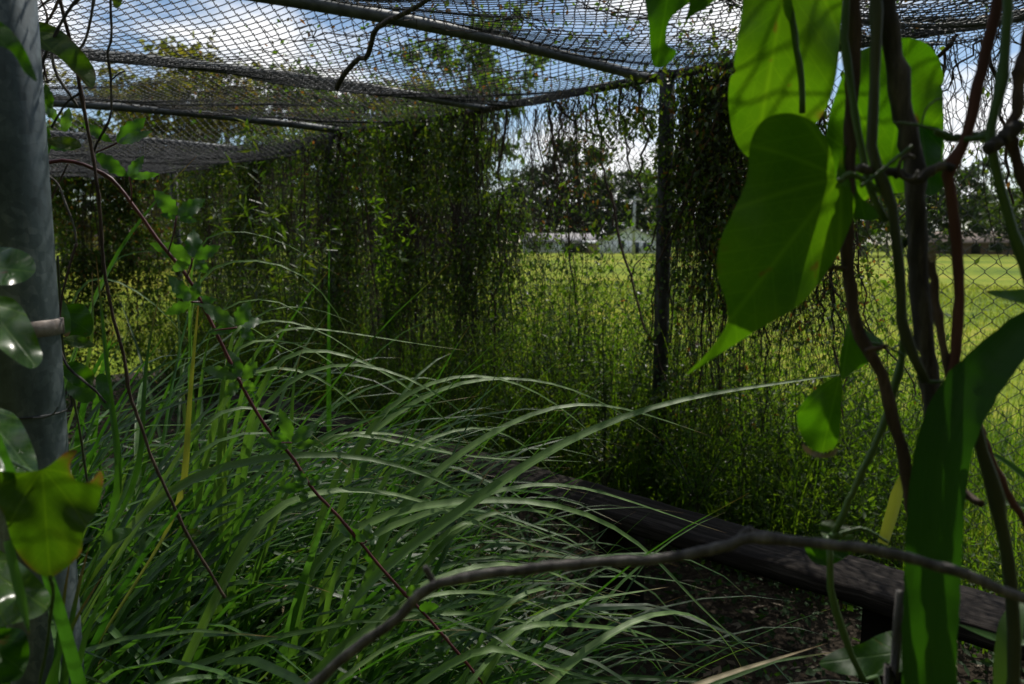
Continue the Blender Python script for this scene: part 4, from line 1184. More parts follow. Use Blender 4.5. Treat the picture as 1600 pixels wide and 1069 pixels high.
# blades traced along their real arcs, some added: clump, depth at root end, depth at tip, width (m), material, points
HERO = [
    (1, 1.55, 1.75, .013, 'blade', [(340, 640), (375, 585), (407, 566), (444, 565), (484, 579), (528, 602), (555, 629), (582, 663), (609, 710)]),
    (1, 1.60, 1.80, .013, 'blade', [(410, 590), (440, 548), (471, 538), (518, 543), (562, 559), (609, 582), (642, 609), (686, 643), (750, 712)]),
    (1, 1.50, 1.65, .014, 'blade', [(400, 650), (440, 600), (494, 565), (535, 562), (589, 569), (642, 589), (690, 616), (737, 656), (794, 710)]),
    (1, 1.80, 1.95, .009, 'blade', [(380, 510), (420, 484), (450, 474), (484, 476), (528, 490), (560, 510)]),
    (5, 1.85, 1.95, .012, 'blade', [(330, 500), (365, 472), (400, 461), (427, 457), (461, 468), (481, 485), (494, 501), (511, 535)]),
    (5, 1.85, 2.0, .011, 'blade', [(303, 437), (337, 417), (380, 401), (420, 399), (450, 404), (484, 424), (508, 451), (525, 478), (545, 512), (560, 560)]),
    (5, 1.95, 2.1, .008, 'blade', [(300, 385), (350, 362), (390, 355), (407, 360), (450, 377), (484, 400), (545, 441)]),
    (1, 1.65, 1.95, .009, 'blade', [(400, 530), (450, 515), (490, 513), (525, 517), (575, 525), (636, 535), (696, 545), (732, 548)]),
    (1, 1.70, 1.85, .011, 'blade', [(370, 520), (395, 503), (420, 498), (467, 500), (501, 511), (545, 542), (599, 586)]),
    (2, 1.60, 1.95, .013, 'blade', [(520, 740), (575, 683), (615, 650), (656, 619), (703, 598), (770, 589), (810, 590), (867, 597), (918, 616), (968, 643), (1042, 693)]),
    (2, 1.55, 1.85, .012, 'blade', [(560, 690), (620, 625), (676, 592), (720, 582), (764, 584), (800, 594), (834, 607), (884, 641), (925, 676), (965, 718)]),
    (2, 1.35, 1.65, .0155, 'blade', [(600, 830), (650, 770), (703, 720), (737, 693), (800, 660), (840, 640), (891, 628), (941, 629), (989, 641), (1036, 656), (1106, 680)]),
    (2, 1.20, 1.45, .0165, 'blade', [(560, 920), (650, 850), (745, 786), (800, 738), (830, 717), (874, 693), (918, 673), (968, 653), (1009, 638), (1053, 625), (1096, 617), (1200, 602), (1290, 590), (1352, 579)]),
    (0, 1.15, 1.40, .0165, 'blade', [(230, 790), (300, 742), (350, 722), (400, 717), (452, 709), (521, 705), (590, 712), (659, 735), (711, 760), (745, 778), (800, 812)]),
    (3, 1.15, 1.40, .0145, 'blade', [(380, 850), (405, 805), (431, 783), (469, 767), (521, 760), (573, 762), (624, 771), (676, 786), (728, 810), (800, 838), (850, 862)]),
    (2, 1.25, 1.50, .015, 'blade', [(480, 880), (548, 822), (607, 800), (659, 786), (711, 782), (800, 780), (852, 781), (903, 793), (955, 817), (1007, 848), (1035, 879), (1069, 928), (1100, 959), (1138, 990), (1182, 1026)]),
    (2, 1.28, 1.55, .014, 'blade', [(520, 880), (583, 833), (642, 810), (693, 800), (745, 776), (800, 757), (845, 751), (879, 752), (921, 764), (972, 779), (1024, 797), (1076, 817), (1135, 833)]),
    (3, 1.15, 1.40, .014, 'blade', [(590, 960), (640, 925), (676, 907), (711, 890), (762, 878), (800, 876), (831, 879), (862, 893), (903, 914), (938, 929), (974, 944)]),
    (3, 1.15, 1.35, .013, 'blade', [(590, 970), (642, 938), (693, 924), (745, 922), (800, 929), (850, 945), (885, 970)]),
    (3, 1.12, 1.30, .014, 'blade', [(520, 1020), (579, 979), (642, 959), (711, 955), (800, 966), (850, 975), (890, 1000)]),
    (3, 1.05, 1.15, .013, 'blade', [(490, 1110), (524, 1066), (573, 1028), (614, 1000), (662, 981), (700, 976), (740, 985)]),
    (6, 1.20, 1.40, .013, 'blade', [(760, 980), (800, 938), (831, 919), (859, 912), (876, 919), (903, 942), (941, 976)]),
    (6, 1.15, 1.40, .014, 'blade', [(760, 1050), (800, 993), (834, 966), (886, 943), (945, 933), (997, 926), (1045, 917)]),
    (6, 1.10, 1.40, .015, 'blade', [(800, 1130), (859, 1066), (903, 1024), (945, 993), (990, 966), (1028, 953), (1062, 951), (1093, 957), (1125, 985), (1152, 1020), (1168, 1066)]),
    (6, 1.15, 1.40, .013, 'blade', [(770, 1000), (828, 976), (869, 973), (938, 983), (993, 983), (1021, 990), (1048, 1010), (1073, 1035)]),
    (6, 0.85, 0.95, .012, 'straw', [(1010, 1110), (1088, 1069), (1145, 1048), (1200, 1036), (1235, 1024), (1293, 1005)]),
    (3, 1.05, 1.20, .014, 'blade', [(740, 1010), (800, 1031), (834, 1040), (897, 1052), (945, 1066), (990, 1085)]),
    (6, 1.00, 1.15, .014, 'blade', [(700, 1120), (738, 1066), (762, 1035), (800, 986), (830, 960), (860, 948)]),
    (3, 0.95, 1.10, .017, 'blade', [(200, 1100), (259, 1069), (300, 1055), (345, 1052), (400, 1062), (450, 1085)]),
    (3, 0.95, 1.05, .013, 'blade', [(40, 1065), (79, 1045), (121, 1047), (173, 1066), (200, 1090)]),
    (0, 1.25, 1.28, .014, 'blade_yellow', [(283, 800), (287, 720), (297, 620), (305, 530), (311, 478), (313, 440)]),
    (0, 1.15, 1.2, .013, 'blade_shaded', [(190, 780), (178, 700), (170, 600), (160, 500), (152, 420), (150, 400)]),
    (0, 1.2, 1.25, .010, 'blade', [(143, 560), (142, 495), (142, 450), (144, 424)]),
    (0, 1.25, 1.35, .012, 'blade_shaded', [(215, 760), (218, 680), (225, 600), (232, 520), (250, 460)]),
    (4, 1.9, 2.0, .013, 'blade', [(200, 620), (235, 579), (262, 559), (293, 549), (330, 552), (360, 570)]),
    (4, 2.0, 2.1, .012, 'blade', [(120, 450), (140, 430), (162, 426), (202, 441), (246, 475), (286, 515), (310, 555)]),
    (4, 2.1, 2.2, .014, 'blade', [(165, 420), (185, 404), (209, 390), (236, 386), (262, 392)]),
    (4, 1.7, 1.75, .016, 'blade_shaded', [(170, 420), (200, 370), (240, 320), (275, 272), (308, 243)]),
    (3, 0.80, 0.84, .016, 'blade_shaded', [(96, 1130), (104, 1020), (112, 940), (124, 880), (140, 850)]),  # from here dark blades added to darken the shaded foot of the post
    (3, 0.78, 0.82, .015, 'blade_shaded', [(60, 1130), (82, 1050), (98, 985), (126, 930), (160, 900)]),
    (3, 0.80, 0.82, .016, 'blade_shaded', [(136, 1130), (120, 1060), (108, 1000), (86, 950), (60, 925)]),
    (3, 0.82, 0.86, .014, 'blade', [(110, 1130), (120, 1040), (136, 960), (170, 890), (215, 850)]),
    (3, 0.80, 0.84, .015, 'blade_shaded', [(80, 1130), (90, 1030), (92, 950), (104, 890), (112, 860)]),
    (1, 1.6, 1.9, .010, 'blade', [(360, 505), (400, 525), (440, 545), (480, 562), (520, 575)]),
    (1, 1.55, 1.6, .014, 'blade', [(452, 720), (455, 640), (458, 580), (465, 545), (474, 543)]),
    (2, 1.35, 1.5, .013, 'blade_shaded', [(680, 900), (700, 850), (725, 800), (745, 760), (775, 720)]),
    (2, 1.30, 1.5, .013, 'blade', [(660, 890), (700, 840), (727, 815), (790, 790), (850, 795), (900, 820), (950, 865)]),
    (2, 1.45, 1.7, .009, 'blade', [(600, 740), (650, 700), (700, 672), (760, 660), (830, 700), (880, 760)]),
    (1, 1.5, 1.75, .011, 'blade', [(480, 700), (530, 680), (600, 675), (650, 682), (720, 715), (770, 755)]),
    (1, 1.5, 1.75, .010, 'blade', [(490, 690), (560, 680), (640, 695), (700, 710), (780, 720), (840, 718), (918, 722)]),
    (2, 1.4, 1.6, .011, 'blade', [(620, 830), (680, 800), (760, 800), (830, 825), (880, 850), (945, 865)]),
    (2, 1.3, 1.55, .010, 'blade', [(700, 820), (760, 830), (830, 850), (900, 876)]),
    (0, 1.3, 1.5, .013, 'blade', [(300, 680), (340, 640), (390, 625), (440, 640), (480, 665), (530, 720)]),
    (0, 1.25, 1.45, .013, 'blade', [(260, 760), (320, 690), (380, 668), (440, 672), (500, 695), (560, 740)]),
    (1, 1.6, 1.8, .011, 'blade', [(350, 560), (390, 535), (440, 525), (490, 540), (545, 585), (580, 640)]),
]
for c, z0, z1, wd, m, pts in HERO:
    t = CT[c]
    zz = np.linspace(z0, z1, len(pts))
    wp = [P(x, y, z) for (x, y), z in zip(pts, zz)]
    b = np.array(t.location) + np.array([rng.normal() * 0.06, rng.normal() * 0.06, 0.0])
    mid = b * 0.5 + wp[0] * 0.5 + np.array([-0.06, 0, 0.05])
    if m == 'blade' and pts[0][0] > 300:
        m = 'blade_lit'
    V, F, UV = ribbon([b, mid] + wp, wd * 1.15, 34, twist=rng.normal() * 0.12)
    MB().add(V, F, UV).build('blade', M[m], t)

# further blades share a set of arcs
PB = []
for k in range(14):
    ln = rng.uniform(0.85, 1.5)
    bend = rng.uniform(1.3, 2.4) if k < 11 else rng.uniform(0.5, 1.0)
    K = 13
    t = np.linspace(0, 1, K)
    ang = 0.12 + bend * t ** 1.7
    dl = ln / (K - 1)
    x = np.concatenate([[0], np.cumsum(np.sin(ang[1:]) * dl)]); z = np.concatenate([[0], np.cumsum(np.cos(ang[1:]) * dl)])
    y = 0.06 * rng.normal() * t ** 2
    c = np.stack([x, y, z], 1)
    wd = rng.uniform(0.012, 0.021)
    T = norm(np.gradient(c, axis=0)); S = np.tile(np.array([[0, 1.0, 0]]), (K, 1)); Nn = np.cross(S, T) * -1
    a = rng.normal() * 0.5 * t
    S = S * np.cos(a)[:, None] + Nn * np.sin(a)[:, None]
    ww = wd * (0.5 + 0.5 * np.clip(t / 0.3, 0, 1)) * np.clip((1 - t) / 0.42, 0, 1) ** 0.7; ww[-1] = wd * 0.02
    V = np.stack([c + S * (ww / 2)[:, None] + Nn * (ww * 0.2)[:, None], c, c - S * (ww / 2)[:, None] + Nn * (ww * 0.2)[:, None]], 1).reshape(-1, 3)
    idx = np.arange(K * 3).reshape(K, 3)
    q = np.concatenate([np.stack([idx[:-1, j], idx[:-1, j + 1], idx[1:, j + 1], idx[1:, j]], -1) for j in (0, 1)])
    uv = np.zeros((K, 3, 2)); uv[:, 0, 0] = -0.5; uv[:, 2, 0] = 0.5; uv[:, :, 1] = t[:, None]
    me = mk_mesh('blade', V, [q], uv.reshape(-1, 2))
    PB.append(me)
PBM = {}
def blade_mesh(k, m):
    if (k, m) not in PBM:
        c = PB[k].copy(); c.materials.clear(); c.materials.append(M[m]); PBM[(k, m)] = c
    return PBM[(k, m)]
for ci, (n_bl, spread, azc, azs, smin, smax, tilt) in enumerate([
        (280, 0.24, -0.15, 0.8, 0.8, 1.1, 0.12), (190, 0.22, -0.15, 0.45, 0.75, 1.0, 0.25), (110, 0.17, -0.15, 0.45, 0.55, 0.85, 0.3), (250, 0.22, 0.05, 0.45, 0.62, 0.95, 0.35),
        (280, 0.42, 0.0, 1.2, 0.85, 1.15, 0.1), (250, 0.30, -0.2, 0.6, 0.75, 1.05, 0.2), (45, 0.12, -0.2, 0.5, 0.42, 0.7, 0.3), (190, 0.26, -0.15, 0.5, 0.6, 0.85, 0.25), (90, 0.26, -0.1, 0.6, 0.45, 0.7, 0.2)]):
    t = CT[ci]
    for k in range(n_bl):
        m = random.choices(['blade', 'blade_shaded', 'blade_yellow', 'straw'], [0.42, 0.578, 0.001, 0.001])[0]
        o = link('blade', blade_mesh(random.randrange(14), m), t)
        o.location = (random.gauss(0, spread), random.gauss(0, spread), 0)
        o.rotation_euler = (random.gauss(0, 0.08), random.gauss(tilt, 0.14), random.gauss(azc, azs))
        s = random.uniform(smin, smax)
        o.scale = (s * random.uniform(0.85, 1.15), s * random.uniform(0.9, 1.2), s)

# low mixed grass filling between the clumps
N = 1900
bx = rng.uniform(-2.4, 0.1, N); by = rng.uniform(1.0, 3.6, N)
ok = (bx * FN[0] + by * FN[1] < 2.1) & (bx * FN[0] + by * FN[1] > 0.15) & (by > 1.0 - bx * 0.1)
base = np.stack([bx, by, np.zeros(N)], 1)[ok]
n = len(base)
mb = MB(); ribbon_batch(mb, base, rng.normal(0, 1.1, n), rng.uniform(0.25, 0.7, n), rng.uniform(0.007, 0.014, n), rng.uniform(0.6, 2.0, n), 8)
M['filler'] = leaf_mat('low_grass', [(0.015, 0.042, 0.008), (0.03, 0.075, 0.018), (0.07, 0.12, 0.04)],
                      [(0.04, 0.14, 0.006), (0.08, 0.22, 0.012), (0.2, 0.3, 0.03)], rough=0.38, trans=0.42)
tag(mb.build('low_grass', M['filler'], kind='stuff'), 'low tangled grass filling the floor between the tall clumps', 'grass')

# ------------------------------------------------------------------ broad leaves traced from outline, each bent in space
def leaf_obj(outline, base, tip, z0, gx=0.0, gy=0.0, cup=0.25, mat='heart', parent=None, step=None, ripple=0.014, name='leaf', label=None, droop=0.0, res=14):
    """outline in photograph pixels on a leaf surface near depth z0; gx, gy tilt it, cup bends it about the midrib"""
    o = np.array(outline, float)
    # smooth closed outline
    n = len(o)
    e = np.vstack([o[-1], o, o[0], o[1]])
    sm = []
    for i in range(n):
        p0, p1, p2, p3 = e[i], e[i + 1], e[i + 2], e[i + 3]
        for t in (0, 0.25, 0.5, 0.75):
            sm.append(0.5 * ((2 * p1) + (-p0 + p2) * t + (2 * p0 - 5 * p1 + 4 * p2 - p3) * t * t + (-p0 + 3 * p1 - 3 * p2 + p3) * t ** 3))
    sm = np.array(sm)
    lo, hi = sm.min(0), sm.max(0)
    st = step or max(2.0, (hi - lo).max() / res)
    gxs = np.arange(lo[0] + st / 2, hi[0], st); gys = np.arange(lo[1] + st / 2, hi[1], st)
    G = np.array([(x + (st / 2 if i % 2 else 0), y) for i, y in enumerate(gys) for x in gxs])
    # inside test, keeping clear of the rim
    def inside(p):
        x, y = p
        c = False
        j = len(sm) - 1
        for i in range(len(sm)):
            if (sm[i][1] > y) != (sm[j][1] > y) and x < (sm[j][0] - sm[i][0]) * (y - sm[i][1]) / (sm[j][1] - sm[i][1]) + sm[i][0]:
                c = not c
            j = i
        return c
    if len(G):
        G = np.array([p for p in G if inside(p) and np.min(np.hypot(sm[:, 0] - p[0], sm[:, 1] - p[1])) > st * 0.4] or np.zeros((0, 2)))
    pts = [Vector((float(x), float(y))) for x, y in sm] + [Vector((float(x), float(y))) for x, y in G]
    face = [list(range(len(sm)))]
    vv, _, ff, *_r = delaunay_2d_cdt(pts, [], face, 1, 1e-4)
    px = np.array([(v.x, v.y) for v in vv])
    b = np.array(base, float); tp = np.array(tip, float)
    ax = tp - b; la = np.linalg.norm(ax); ax /= la; sd_ = np.array([-ax[1], ax[0]])
    v = (px - b) @ ax / la; u = (px - b) @ sd_ / la
    c = sm.mean(0)
    z = z0 + (gx * (px[:, 0] - c[0]) + gy * (px[:, 1] - c[1])) * z0 / FPX
    size = la * z0 / FPX
    z = z - cup * np.abs(u) ** 1.5 * size + droop * (v ** 2) * size
    z = z + ripple * np.sin(v * 9 + u * 3) * np.clip(np.abs(u) * 4, 0, 1) * size / 0.12
    V = np.array([P(x, y, zz) for (x, y), zz in zip(px, z)])
    tris = [f for f in ff if len(f) == 3]
    fs = [np.array(tris)]
    V2 = V - np.array(parent.location) if parent is not None else V
    me = mk_mesh(name, V2, fs, np.stack([u, v], 1))
    dist = np.array([np.min(np.hypot(sm[:, 0] - p[0], sm[:, 1] - p[1])) for p in px])
    at = me.attributes.new('rim', 'FLOAT', 'POINT')
    at.data.foreach_set('value', np.clip(1 - dist / (st * 1.3), 0, 1).astype(np.float32))
    me.materials.append(M[mat])
    return link(name, me, parent, None, label)

def stem_obj(name, pts, width_px, mat, parent, z0, z1=None, n=30, sides=8, rough=0.06, taper=0.85, label=None):
    z1 = z0 if z1 is None else z1
    pts = list(pts)
    up, dn = pts[0][1] <= -25, pts[-1][1] >= 1100
    zz = np.linspace(z0, z1, len(pts))
    if up:
        yt = 380 - 0.78 / z0 * FPX
        pts = [(pts[0][0] - 14, yt), (pts[0][0] + 12, yt * 0.66), (pts[0][0] - 8, yt * 0.33)] + pts
        zz = np.concatenate([[z0] * 3, zz]); n = int(n * 1.8)
    if dn:
        yb = 380 + 1.36 / z1 * FPX
        pts = pts + [(pts[-1][0] + 10, pts[-1][1] * 0.5 + yb * 0.5), (pts[-1][0] - 10, yb)]
        zz = np.concatenate([zz, [z1] * 2]); n = int(n * 1.8)
    c = crom([P(x, y, z) for (x, y), z in zip(pts, zz)], n)
    r = width_px / 2 * ((z0 + z1) / 2) / FPX
    rr = r * np.linspace(1, taper, n) * (1 + rough * rng.normal(size=n))
    if n >= 20:
        q = np.arange(n)
        for c0 in np.arange(rng.uniform(3, 7), n - 2, max(5, n / 7)):
            rr = rr * (1 + rng.uniform(0.15, 0.42) * np.exp(-((q - c0 - rng.normal()) / 0.8) ** 2))
        off = np.cumsum(rng.normal(size=c.shape), 0)
        off -= np.linspace(0, 1, n)[:, None] * off[-1]
        c = c + off * r * 0.10
    mb = MB(); tubes(mb, [c + rng.normal(size=c.shape) * r * rough], rr, sides, True)
    return mb.build(name, M[mat], parent, label=label)

def lance(base, tip, wpx, serr=0.12, n=9):
    """pointed leaflet outline with a toothed edge"""
    b = np.array(base, float); t = np.array(tip, float)
    ax = t - b; sd_ = np.array([-ax[1], ax[0]]) / np.linalg.norm(ax)
    L_, R_ = [], []
    for i in range(1, n):
        f = i / n
        w_ = wpx / 2 * (math.sin(math.pi * f ** 0.8) ** 0.85)
        tooth = 1 + (serr if i % 2 else -serr)
        L_.append(b + ax * f + sd_ * w_ * tooth); R_.append(b + ax * f - sd_ * w_ * tooth)
    return [b] + L_ + [t] + R_[::-1]

# ---- right foreground: climbing vines with heart shaped leaves
hv = thing('heart_leaf_vine', 'green twining vine with big backlit heart shaped leaves at upper right', 'vine', P(1345, 230, 0.62))
leaf_obj([(1172, -70), (1240, -95), (1312, -60), (1313, 40), (1306, 120), (1286, 178), (1250, 216), (1205, 250), (1168, 245), (1146, 212), (1138, 160), (1141, 122), (1149, 113), (1147, 100), (1151, 70), (1160, 10)],
         (1238, -90), (1180, 246), 0.66, 0.25, 0.5, 0.22, 'heart', hv, label='large bright backlit heart leaf at the top')
leaf_obj([(1308, 284), (1300, 240), (1282, 202), (1255, 182), (1222, 177), (1190, 190), (1172, 225), (1167, 280), (1146, 330), (1126, 375), (1120, 425), (1134, 470), (1136, 505), (1108, 548), (1072, 586), (1125, 553), (1190, 512), (1250, 476), (1295, 420), (1322, 370), (1336, 322), (1328, 296)],
         (1308, 284), (1076, 583), 0.60, 0.2, 0.35, 0.25, 'heart', hv, label='large dark heart leaf with long drawn out tip', res=20)
leaf_obj([(1338, 84), (1398, 61), (1440, 64), (1465, 88), (1475, 126), (1468, 134), (1473, 143), (1474, 190), (1474, 238), (1460, 290), (1420, 300), (1375, 305), (1345, 318), (1335, 340), (1306, 285), (1290, 215), (1312, 130)],
         (1390, 262), (1420, 64), 0.72, -0.1, 0.45, 0.2, 'heart', hv, label='yellow green backlit leaf behind the woody stem')
leaf_obj([(1008, -30), (1014, 40), (1018, 92), (1028, 106), (1046, 98), (1057, 80), (1041, 68), (1046, 32), (1072, 8), (1112, -25), (1060, -50)],
         (1050, -45), (1025, 104), 0.72, 0.3, 0.2, 0.2, 'heart', hv, label='torn leaf hanging down at the top with yellowed tip')
leaf_obj([(1085, -22), (1140, -22), (1108, 8), (1080, 26), (1071, 34), (1076, 15)], (1125, -22), (1072, 33), 0.70, 0.2, 0.2, 0.2, 'heart', hv)
leaf_obj([(1337, 458), (1340, 500), (1360, 520), (1381, 536), (1362, 562), (1335, 580), (1315, 592), (1312, 560), (1322, 515)], (1337, 460), (1316, 590), 0.66, 0.6, 0.1, 0.2, 'heart', hv)
leaf_obj([(1312, 588), (1314, 640), (1309, 690), (1292, 706), (1266, 700), (1249, 672), (1247, 642), (1270, 612)], (1312, 588), (1285, 705), 0.65, 0.2, 0.4, 0.35, 'heart', hv, label='curled teardrop leaf with brown lower rim')
leaf_obj([(1254, 694), (1268, 703), (1290, 709), (1308, 700), (1304, 712), (1280, 716), (1258, 706)], (1258, 698), (1306, 704), 0.655, 0, 0, 0.1, 'litter', hv, name='dry_leaf_rim')
leaf_obj([(1258, 852), (1285, 842), (1318, 846), (1332, 858), (1320, 872), (1292, 884), (1268, 876)], (1296, 842), (1290, 884), 0.70, 0, -0.5, 0.2, 'heart', hv)
leaf_obj([(1280, 820), (1300, 812), (1328, 822), (1318, 838), (1290, 842)], (1302, 838), (1300, 812), 0.71, 0, -0.8, 0.2, 'heart_yellow', hv)
leaf_obj([(1280, 1036), (1306, 1016), (1345, 1006), (1372, 992), (1398, 986), (1420, 1000), (1418, 1040), (1392, 1054), (1340, 1056), (1302, 1050)], (1400, 1020), (1282, 1036), 0.72, 0.1, -0.9, 0.2, 'heart', hv, label='pale heart leaf near the bottom right')
leaf_obj([(1405, 200), (1440, 196), (1472, 205), (1470, 250), (1474, 290), (1450, 306), (1430, 280), (1412, 250)], (1440, 200), (1455, 304), 0.68, 0.1, -0.4, 0.3, 'heart', hv)
leaf_obj([(1318, 230), (1334, 232), (1340, 300), (1372, 330), (1366, 344), (1336, 340), (1312, 320), (1306, 280)], (1324, 232), (1352, 342), 0.625, 0.3, 0, 0.3, 'heart', hv)
stem_obj('stem', [(1318, -30), (1318, 80), (1330, 150), (1345, 230), (1360, 300), (1385, 345)], 13, 'stem_green', hv, 0.61)
stem_obj('stem', [(1358, -30), (1358, 100), (1355, 200), (1362, 260), (1390, 330), (1402, 400), (1405, 450), (1411, 510), (1428, 560), (1446, 596)], 18, 'stem_olive', hv, 0.60)
stem_obj('stem', [(1413, 520), (1408, 560), (1390, 640), (1355, 720), (1322, 790), (1305, 832)], 11, 'stem_green', hv, 0.66, 0.69)
stem_obj('stem', [(1296, 842), (1296, 880), (1301, 940), (1325, 1010), (1354, 1075), (1380, 1140)], 11, 'stem_green', hv, 0.69)
stem_obj('petiole', [(1308, 284), (1330, 275), (1352, 285), (1375, 300)], 9, 'stem_green', hv, 0.60)
stem_obj('petiole', [(1462, 205), (1490, 214), (1520, 212), (1548, 206)], 12, 'stem_green', hv, 0.62)
stem_obj('petiole', [(1345, 292), (1375, 268), (1405, 243), (1425, 228)], 6, 'stem_green', hv, 0.585)
stem_obj('tendril', [(1396, 192), (1420, 192), (1440, 196), (1470, 206)], 4, 'stem_green', hv, 0.59)
stem_obj('tendril', [(1440, 196), (1446, 172), (1462, 156), (1476, 154)], 3, 'stem_green', hv, 0.60)
stem_obj('tendril', [(1355, 535), (1385, 540), (1398, 548), (1412, 556)], 4, 'stem_green', hv, 0.63)
stem_obj('tendril', [(1432, 590), (1455, 596), (1480, 598)], 6, 'stem_green', hv, 0.60)
stem_obj('petiole', [(1305, 836), (1340, 826), (1365, 834), (1388, 848)], 5, 'stem_green', hv, 0.69)
stem_obj('node', [(1286, 850), (1300, 838), (1312, 834)], 14, 'stem_green', hv, 0.69)
stem_obj('petiole', [(1240, -95), (1238, -20), (1245, 60), (1252, 130), (1254, 176)], 12, 'stem_green', hv, 0.645, label='leaf stalk crossing the large backlit leaf')

wv = thing('woody_vine', 'thick dark woody vine with flaky bark rising behind the strap leaf', 'vine', P(1440, 600, 0.6))
stem_obj('stem', [(1382, -40), (1390, 50), (1402, 120), (1416, 190), (1430, 255), (1438, 330), (1440, 420), (1445, 520), (1455, 600), (1462, 700), (1466, 820), (1470, 1000), (1472, 1150)], 29, 'bark_dark', wv, 0.62, 0.64, 60, 12, 0.09, 1.1)
stem_obj('side_twig', [(1340, 262), (1380, 270), (1410, 272), (1432, 284), (1455, 268), (1475, 258), (1490, 264)], 15, 'bark_dark', wv, 0.60, 0.60, 24, 8, 0.1)
th = np.linspace(0.3, 5.4, 14)
stem_obj('coil', [(1420 + 15 * math.cos(x), 262 + 20 * math.sin(x)) for x in th], 6, 'bark_grey', wv, 0.595, 0.59, 30, 6)

bv = thing('brown_vine', 'slender bent brown vine hanging between the heart leaf and the woody vine', 'vine', P(1325, 400, 0.6))
stem_obj('stem', [(1326, -40), (1327, 100), (1324, 230), (1320, 330), (1322, 400), (1328, 460), (1342, 525), (1366, 572), (1390, 640), (1408, 710), (1422, 780), (1432, 860)], 23, 'bark_brown', bv, 0.625, 0.63, 50, 10, 0.05, 0.8)
stem_obj('side_twig', [(1352, 548), (1368, 545), (1384, 541)], 10, 'bark_brown', bv, 0.62, 0.61, 8, 6)
stem_obj('side_twig', [(1322, 420), (1306, 418), (1294, 422)], 9, 'bark_brown', bv, 0.62, 0.63, 8, 6)

rvn = thing('reddish_vine', 'smooth reddish brown vine forking right of the woody vine', 'vine', P(1490, 400, 0.6))
stem_obj('stem', [(1566, -40), (1556, 20), (1545, 70), (1530, 130), (1516, 185), (1496, 232), (1480, 262), (1486, 320), (1494, 400), (1494, 490), (1488, 560), (1482, 620), (1478, 700)], 18, 'bark_red', rvn, 0.60, 0.61, 50, 9, 0.05, 0.9)
stem_obj('branch', [(1455, 395), (1460, 450), (1470, 520), (1480, 570), (1486, 600)], 13, 'bark_brown', rvn, 0.62, 0.61, 20, 8)
leaf_obj([(1450, 396), (1460, 392), (1464, 404), (1454, 410)], (1452, 394), (1462, 408), 0.60, 0, 0, 0.3, 'litter', rvn, name='bud_scale')

gv = thing('green_vine', 'smooth green vine stem crossing the sky near the right edge', 'vine', P(1552, 230, 0.58))
stem_obj('stem', [(1572, -40), (1571, 30), (1564, 110), (1552, 175), (1546, 215), (1554, 260), (1574, 330), (1592, 390), (1612, 460)], 15, 'stem_green', gv, 0.58, 0.58, 40, 9, 0.04, 1.0)
stem_obj('branch', [(1546, 212), (1530, 216), (1508, 218)], 11, 'stem_green', gv, 0.58, 0.60, 10, 8)
kv = thing('knotted_vine', 'brown vine with a swollen knot at the right edge', 'vine', P(1575, 212, 0.58))
stem_obj('stem', [(1612, 40), (1598, 110), (1590, 170), (1578, 210), (1590, 250), (1606, 300), (1625, 350)], 18, 'bark_brown', kv, 0.57, 0.57, 30, 9, 0.06)
stem_obj('knot', [(1540, 236), (1556, 226), (1574, 212), (1590, 196)], 20, 'bark_dark', kv, 0.565, 0.565, 14, 9, 0.12, 1.2)

ov = thing('olive_vine', 'dark olive stem curving down the lower right edge', 'vine', P(1575, 900, 0.6))
stem_obj('stem', [(1505, 600), (1516, 650), (1535, 715), (1555, 790), (1572, 870), (1580, 950), (1580, 1080), (1578, 1150)], 19, 'stem_olive', ov, 0.60, 0.62, 40, 9, 0.04, 1.1)
stem_obj('branch', [(1522, 640), (1536, 690), (1556, 735), (1580, 780), (1615, 840)], 12, 'bark_red', ov, 0.62, 0.62, 24, 8)
stem_obj('branch', [(1500, 765), (1520, 780), (1532, 786)], 14, 'bark_brown', ov, 0.64, 0.62, 10, 8)
stem_obj('branch', [(1408, 925), (1402, 990), (1394, 1075), (1390, 1120)], 14, 'bark_grey', ov, 0.60, 0.60, 20, 8)

# strap leaf plant
sp_ = thing('strap_leaf_plant', 'broad folded strap leaf standing in the lower right foreground', 'plant', P(1455, 1150, 0.62))
cl = [(1450, 1150), (1451, 1060), (1453, 970), (1457, 880), (1463, 780), (1474, 700), (1497, 640), (1530, 590), (1572, 545), (1620, 500), (1720, 425)]
zc = [0.575, 0.575, 0.575, 0.576, 0.577, 0.578, 0.58, 0.583, 0.588, 0.595, 0.61]
V, F, UV = ribbon([P(x, y, z) for (x, y), z in zip(cl, zc)], 78 * 0.575 / FPX, 70, nrm_mix=(1.0, 0.12), fold=0.17, root=0.95)
V = V + rng.normal(size=(len(V) // 3, 1, 3)).repeat(3, 1).reshape(-1, 3) * 0.0003
MB().add(V, F, UV).build('blade', M['strap'], sp_, label='broad dark green strap leaf bent to the right at its top')
leaf_obj([(1625, 452), (1580, 453), (1540, 455), (1560, 465), (1600, 475), (1625, 478)], (1625, 465), (1542, 456), 0.60, 0, -0.6, 0.2, 'blade', sp_, name='blade')
stem_obj('stalk', [(1450, 1090), (1449, 1140), (1446, 1200)], 34, 'stem_green', sp_, 0.58, 0.60, 24, 8)
def strap(pts, wpx, z0, z1, m, par, K=20, twist=0.0):
    zz = np.linspace(z0, z1, len(pts))
    V, F, UV = ribbon([P(x, y, z) for (x, y), z in zip(pts, zz)], wpx * (z0 + z1) / 2 / FPX, K, twist=twist, root=0.9)
    return MB().add(V, F, UV).build('blade', M[m], par)
strap([(1570, 1120), (1572, 1040), (1580, 980), (1592, 950), (1610, 930)], 34, 0.62, 0.66, 'blade', sp_)
strap([(1640, 1000), (1600, 1005), (1560, 1000), (1520, 985), (1495, 975)], 14, 0.68, 0.7, 'blade', sp_)
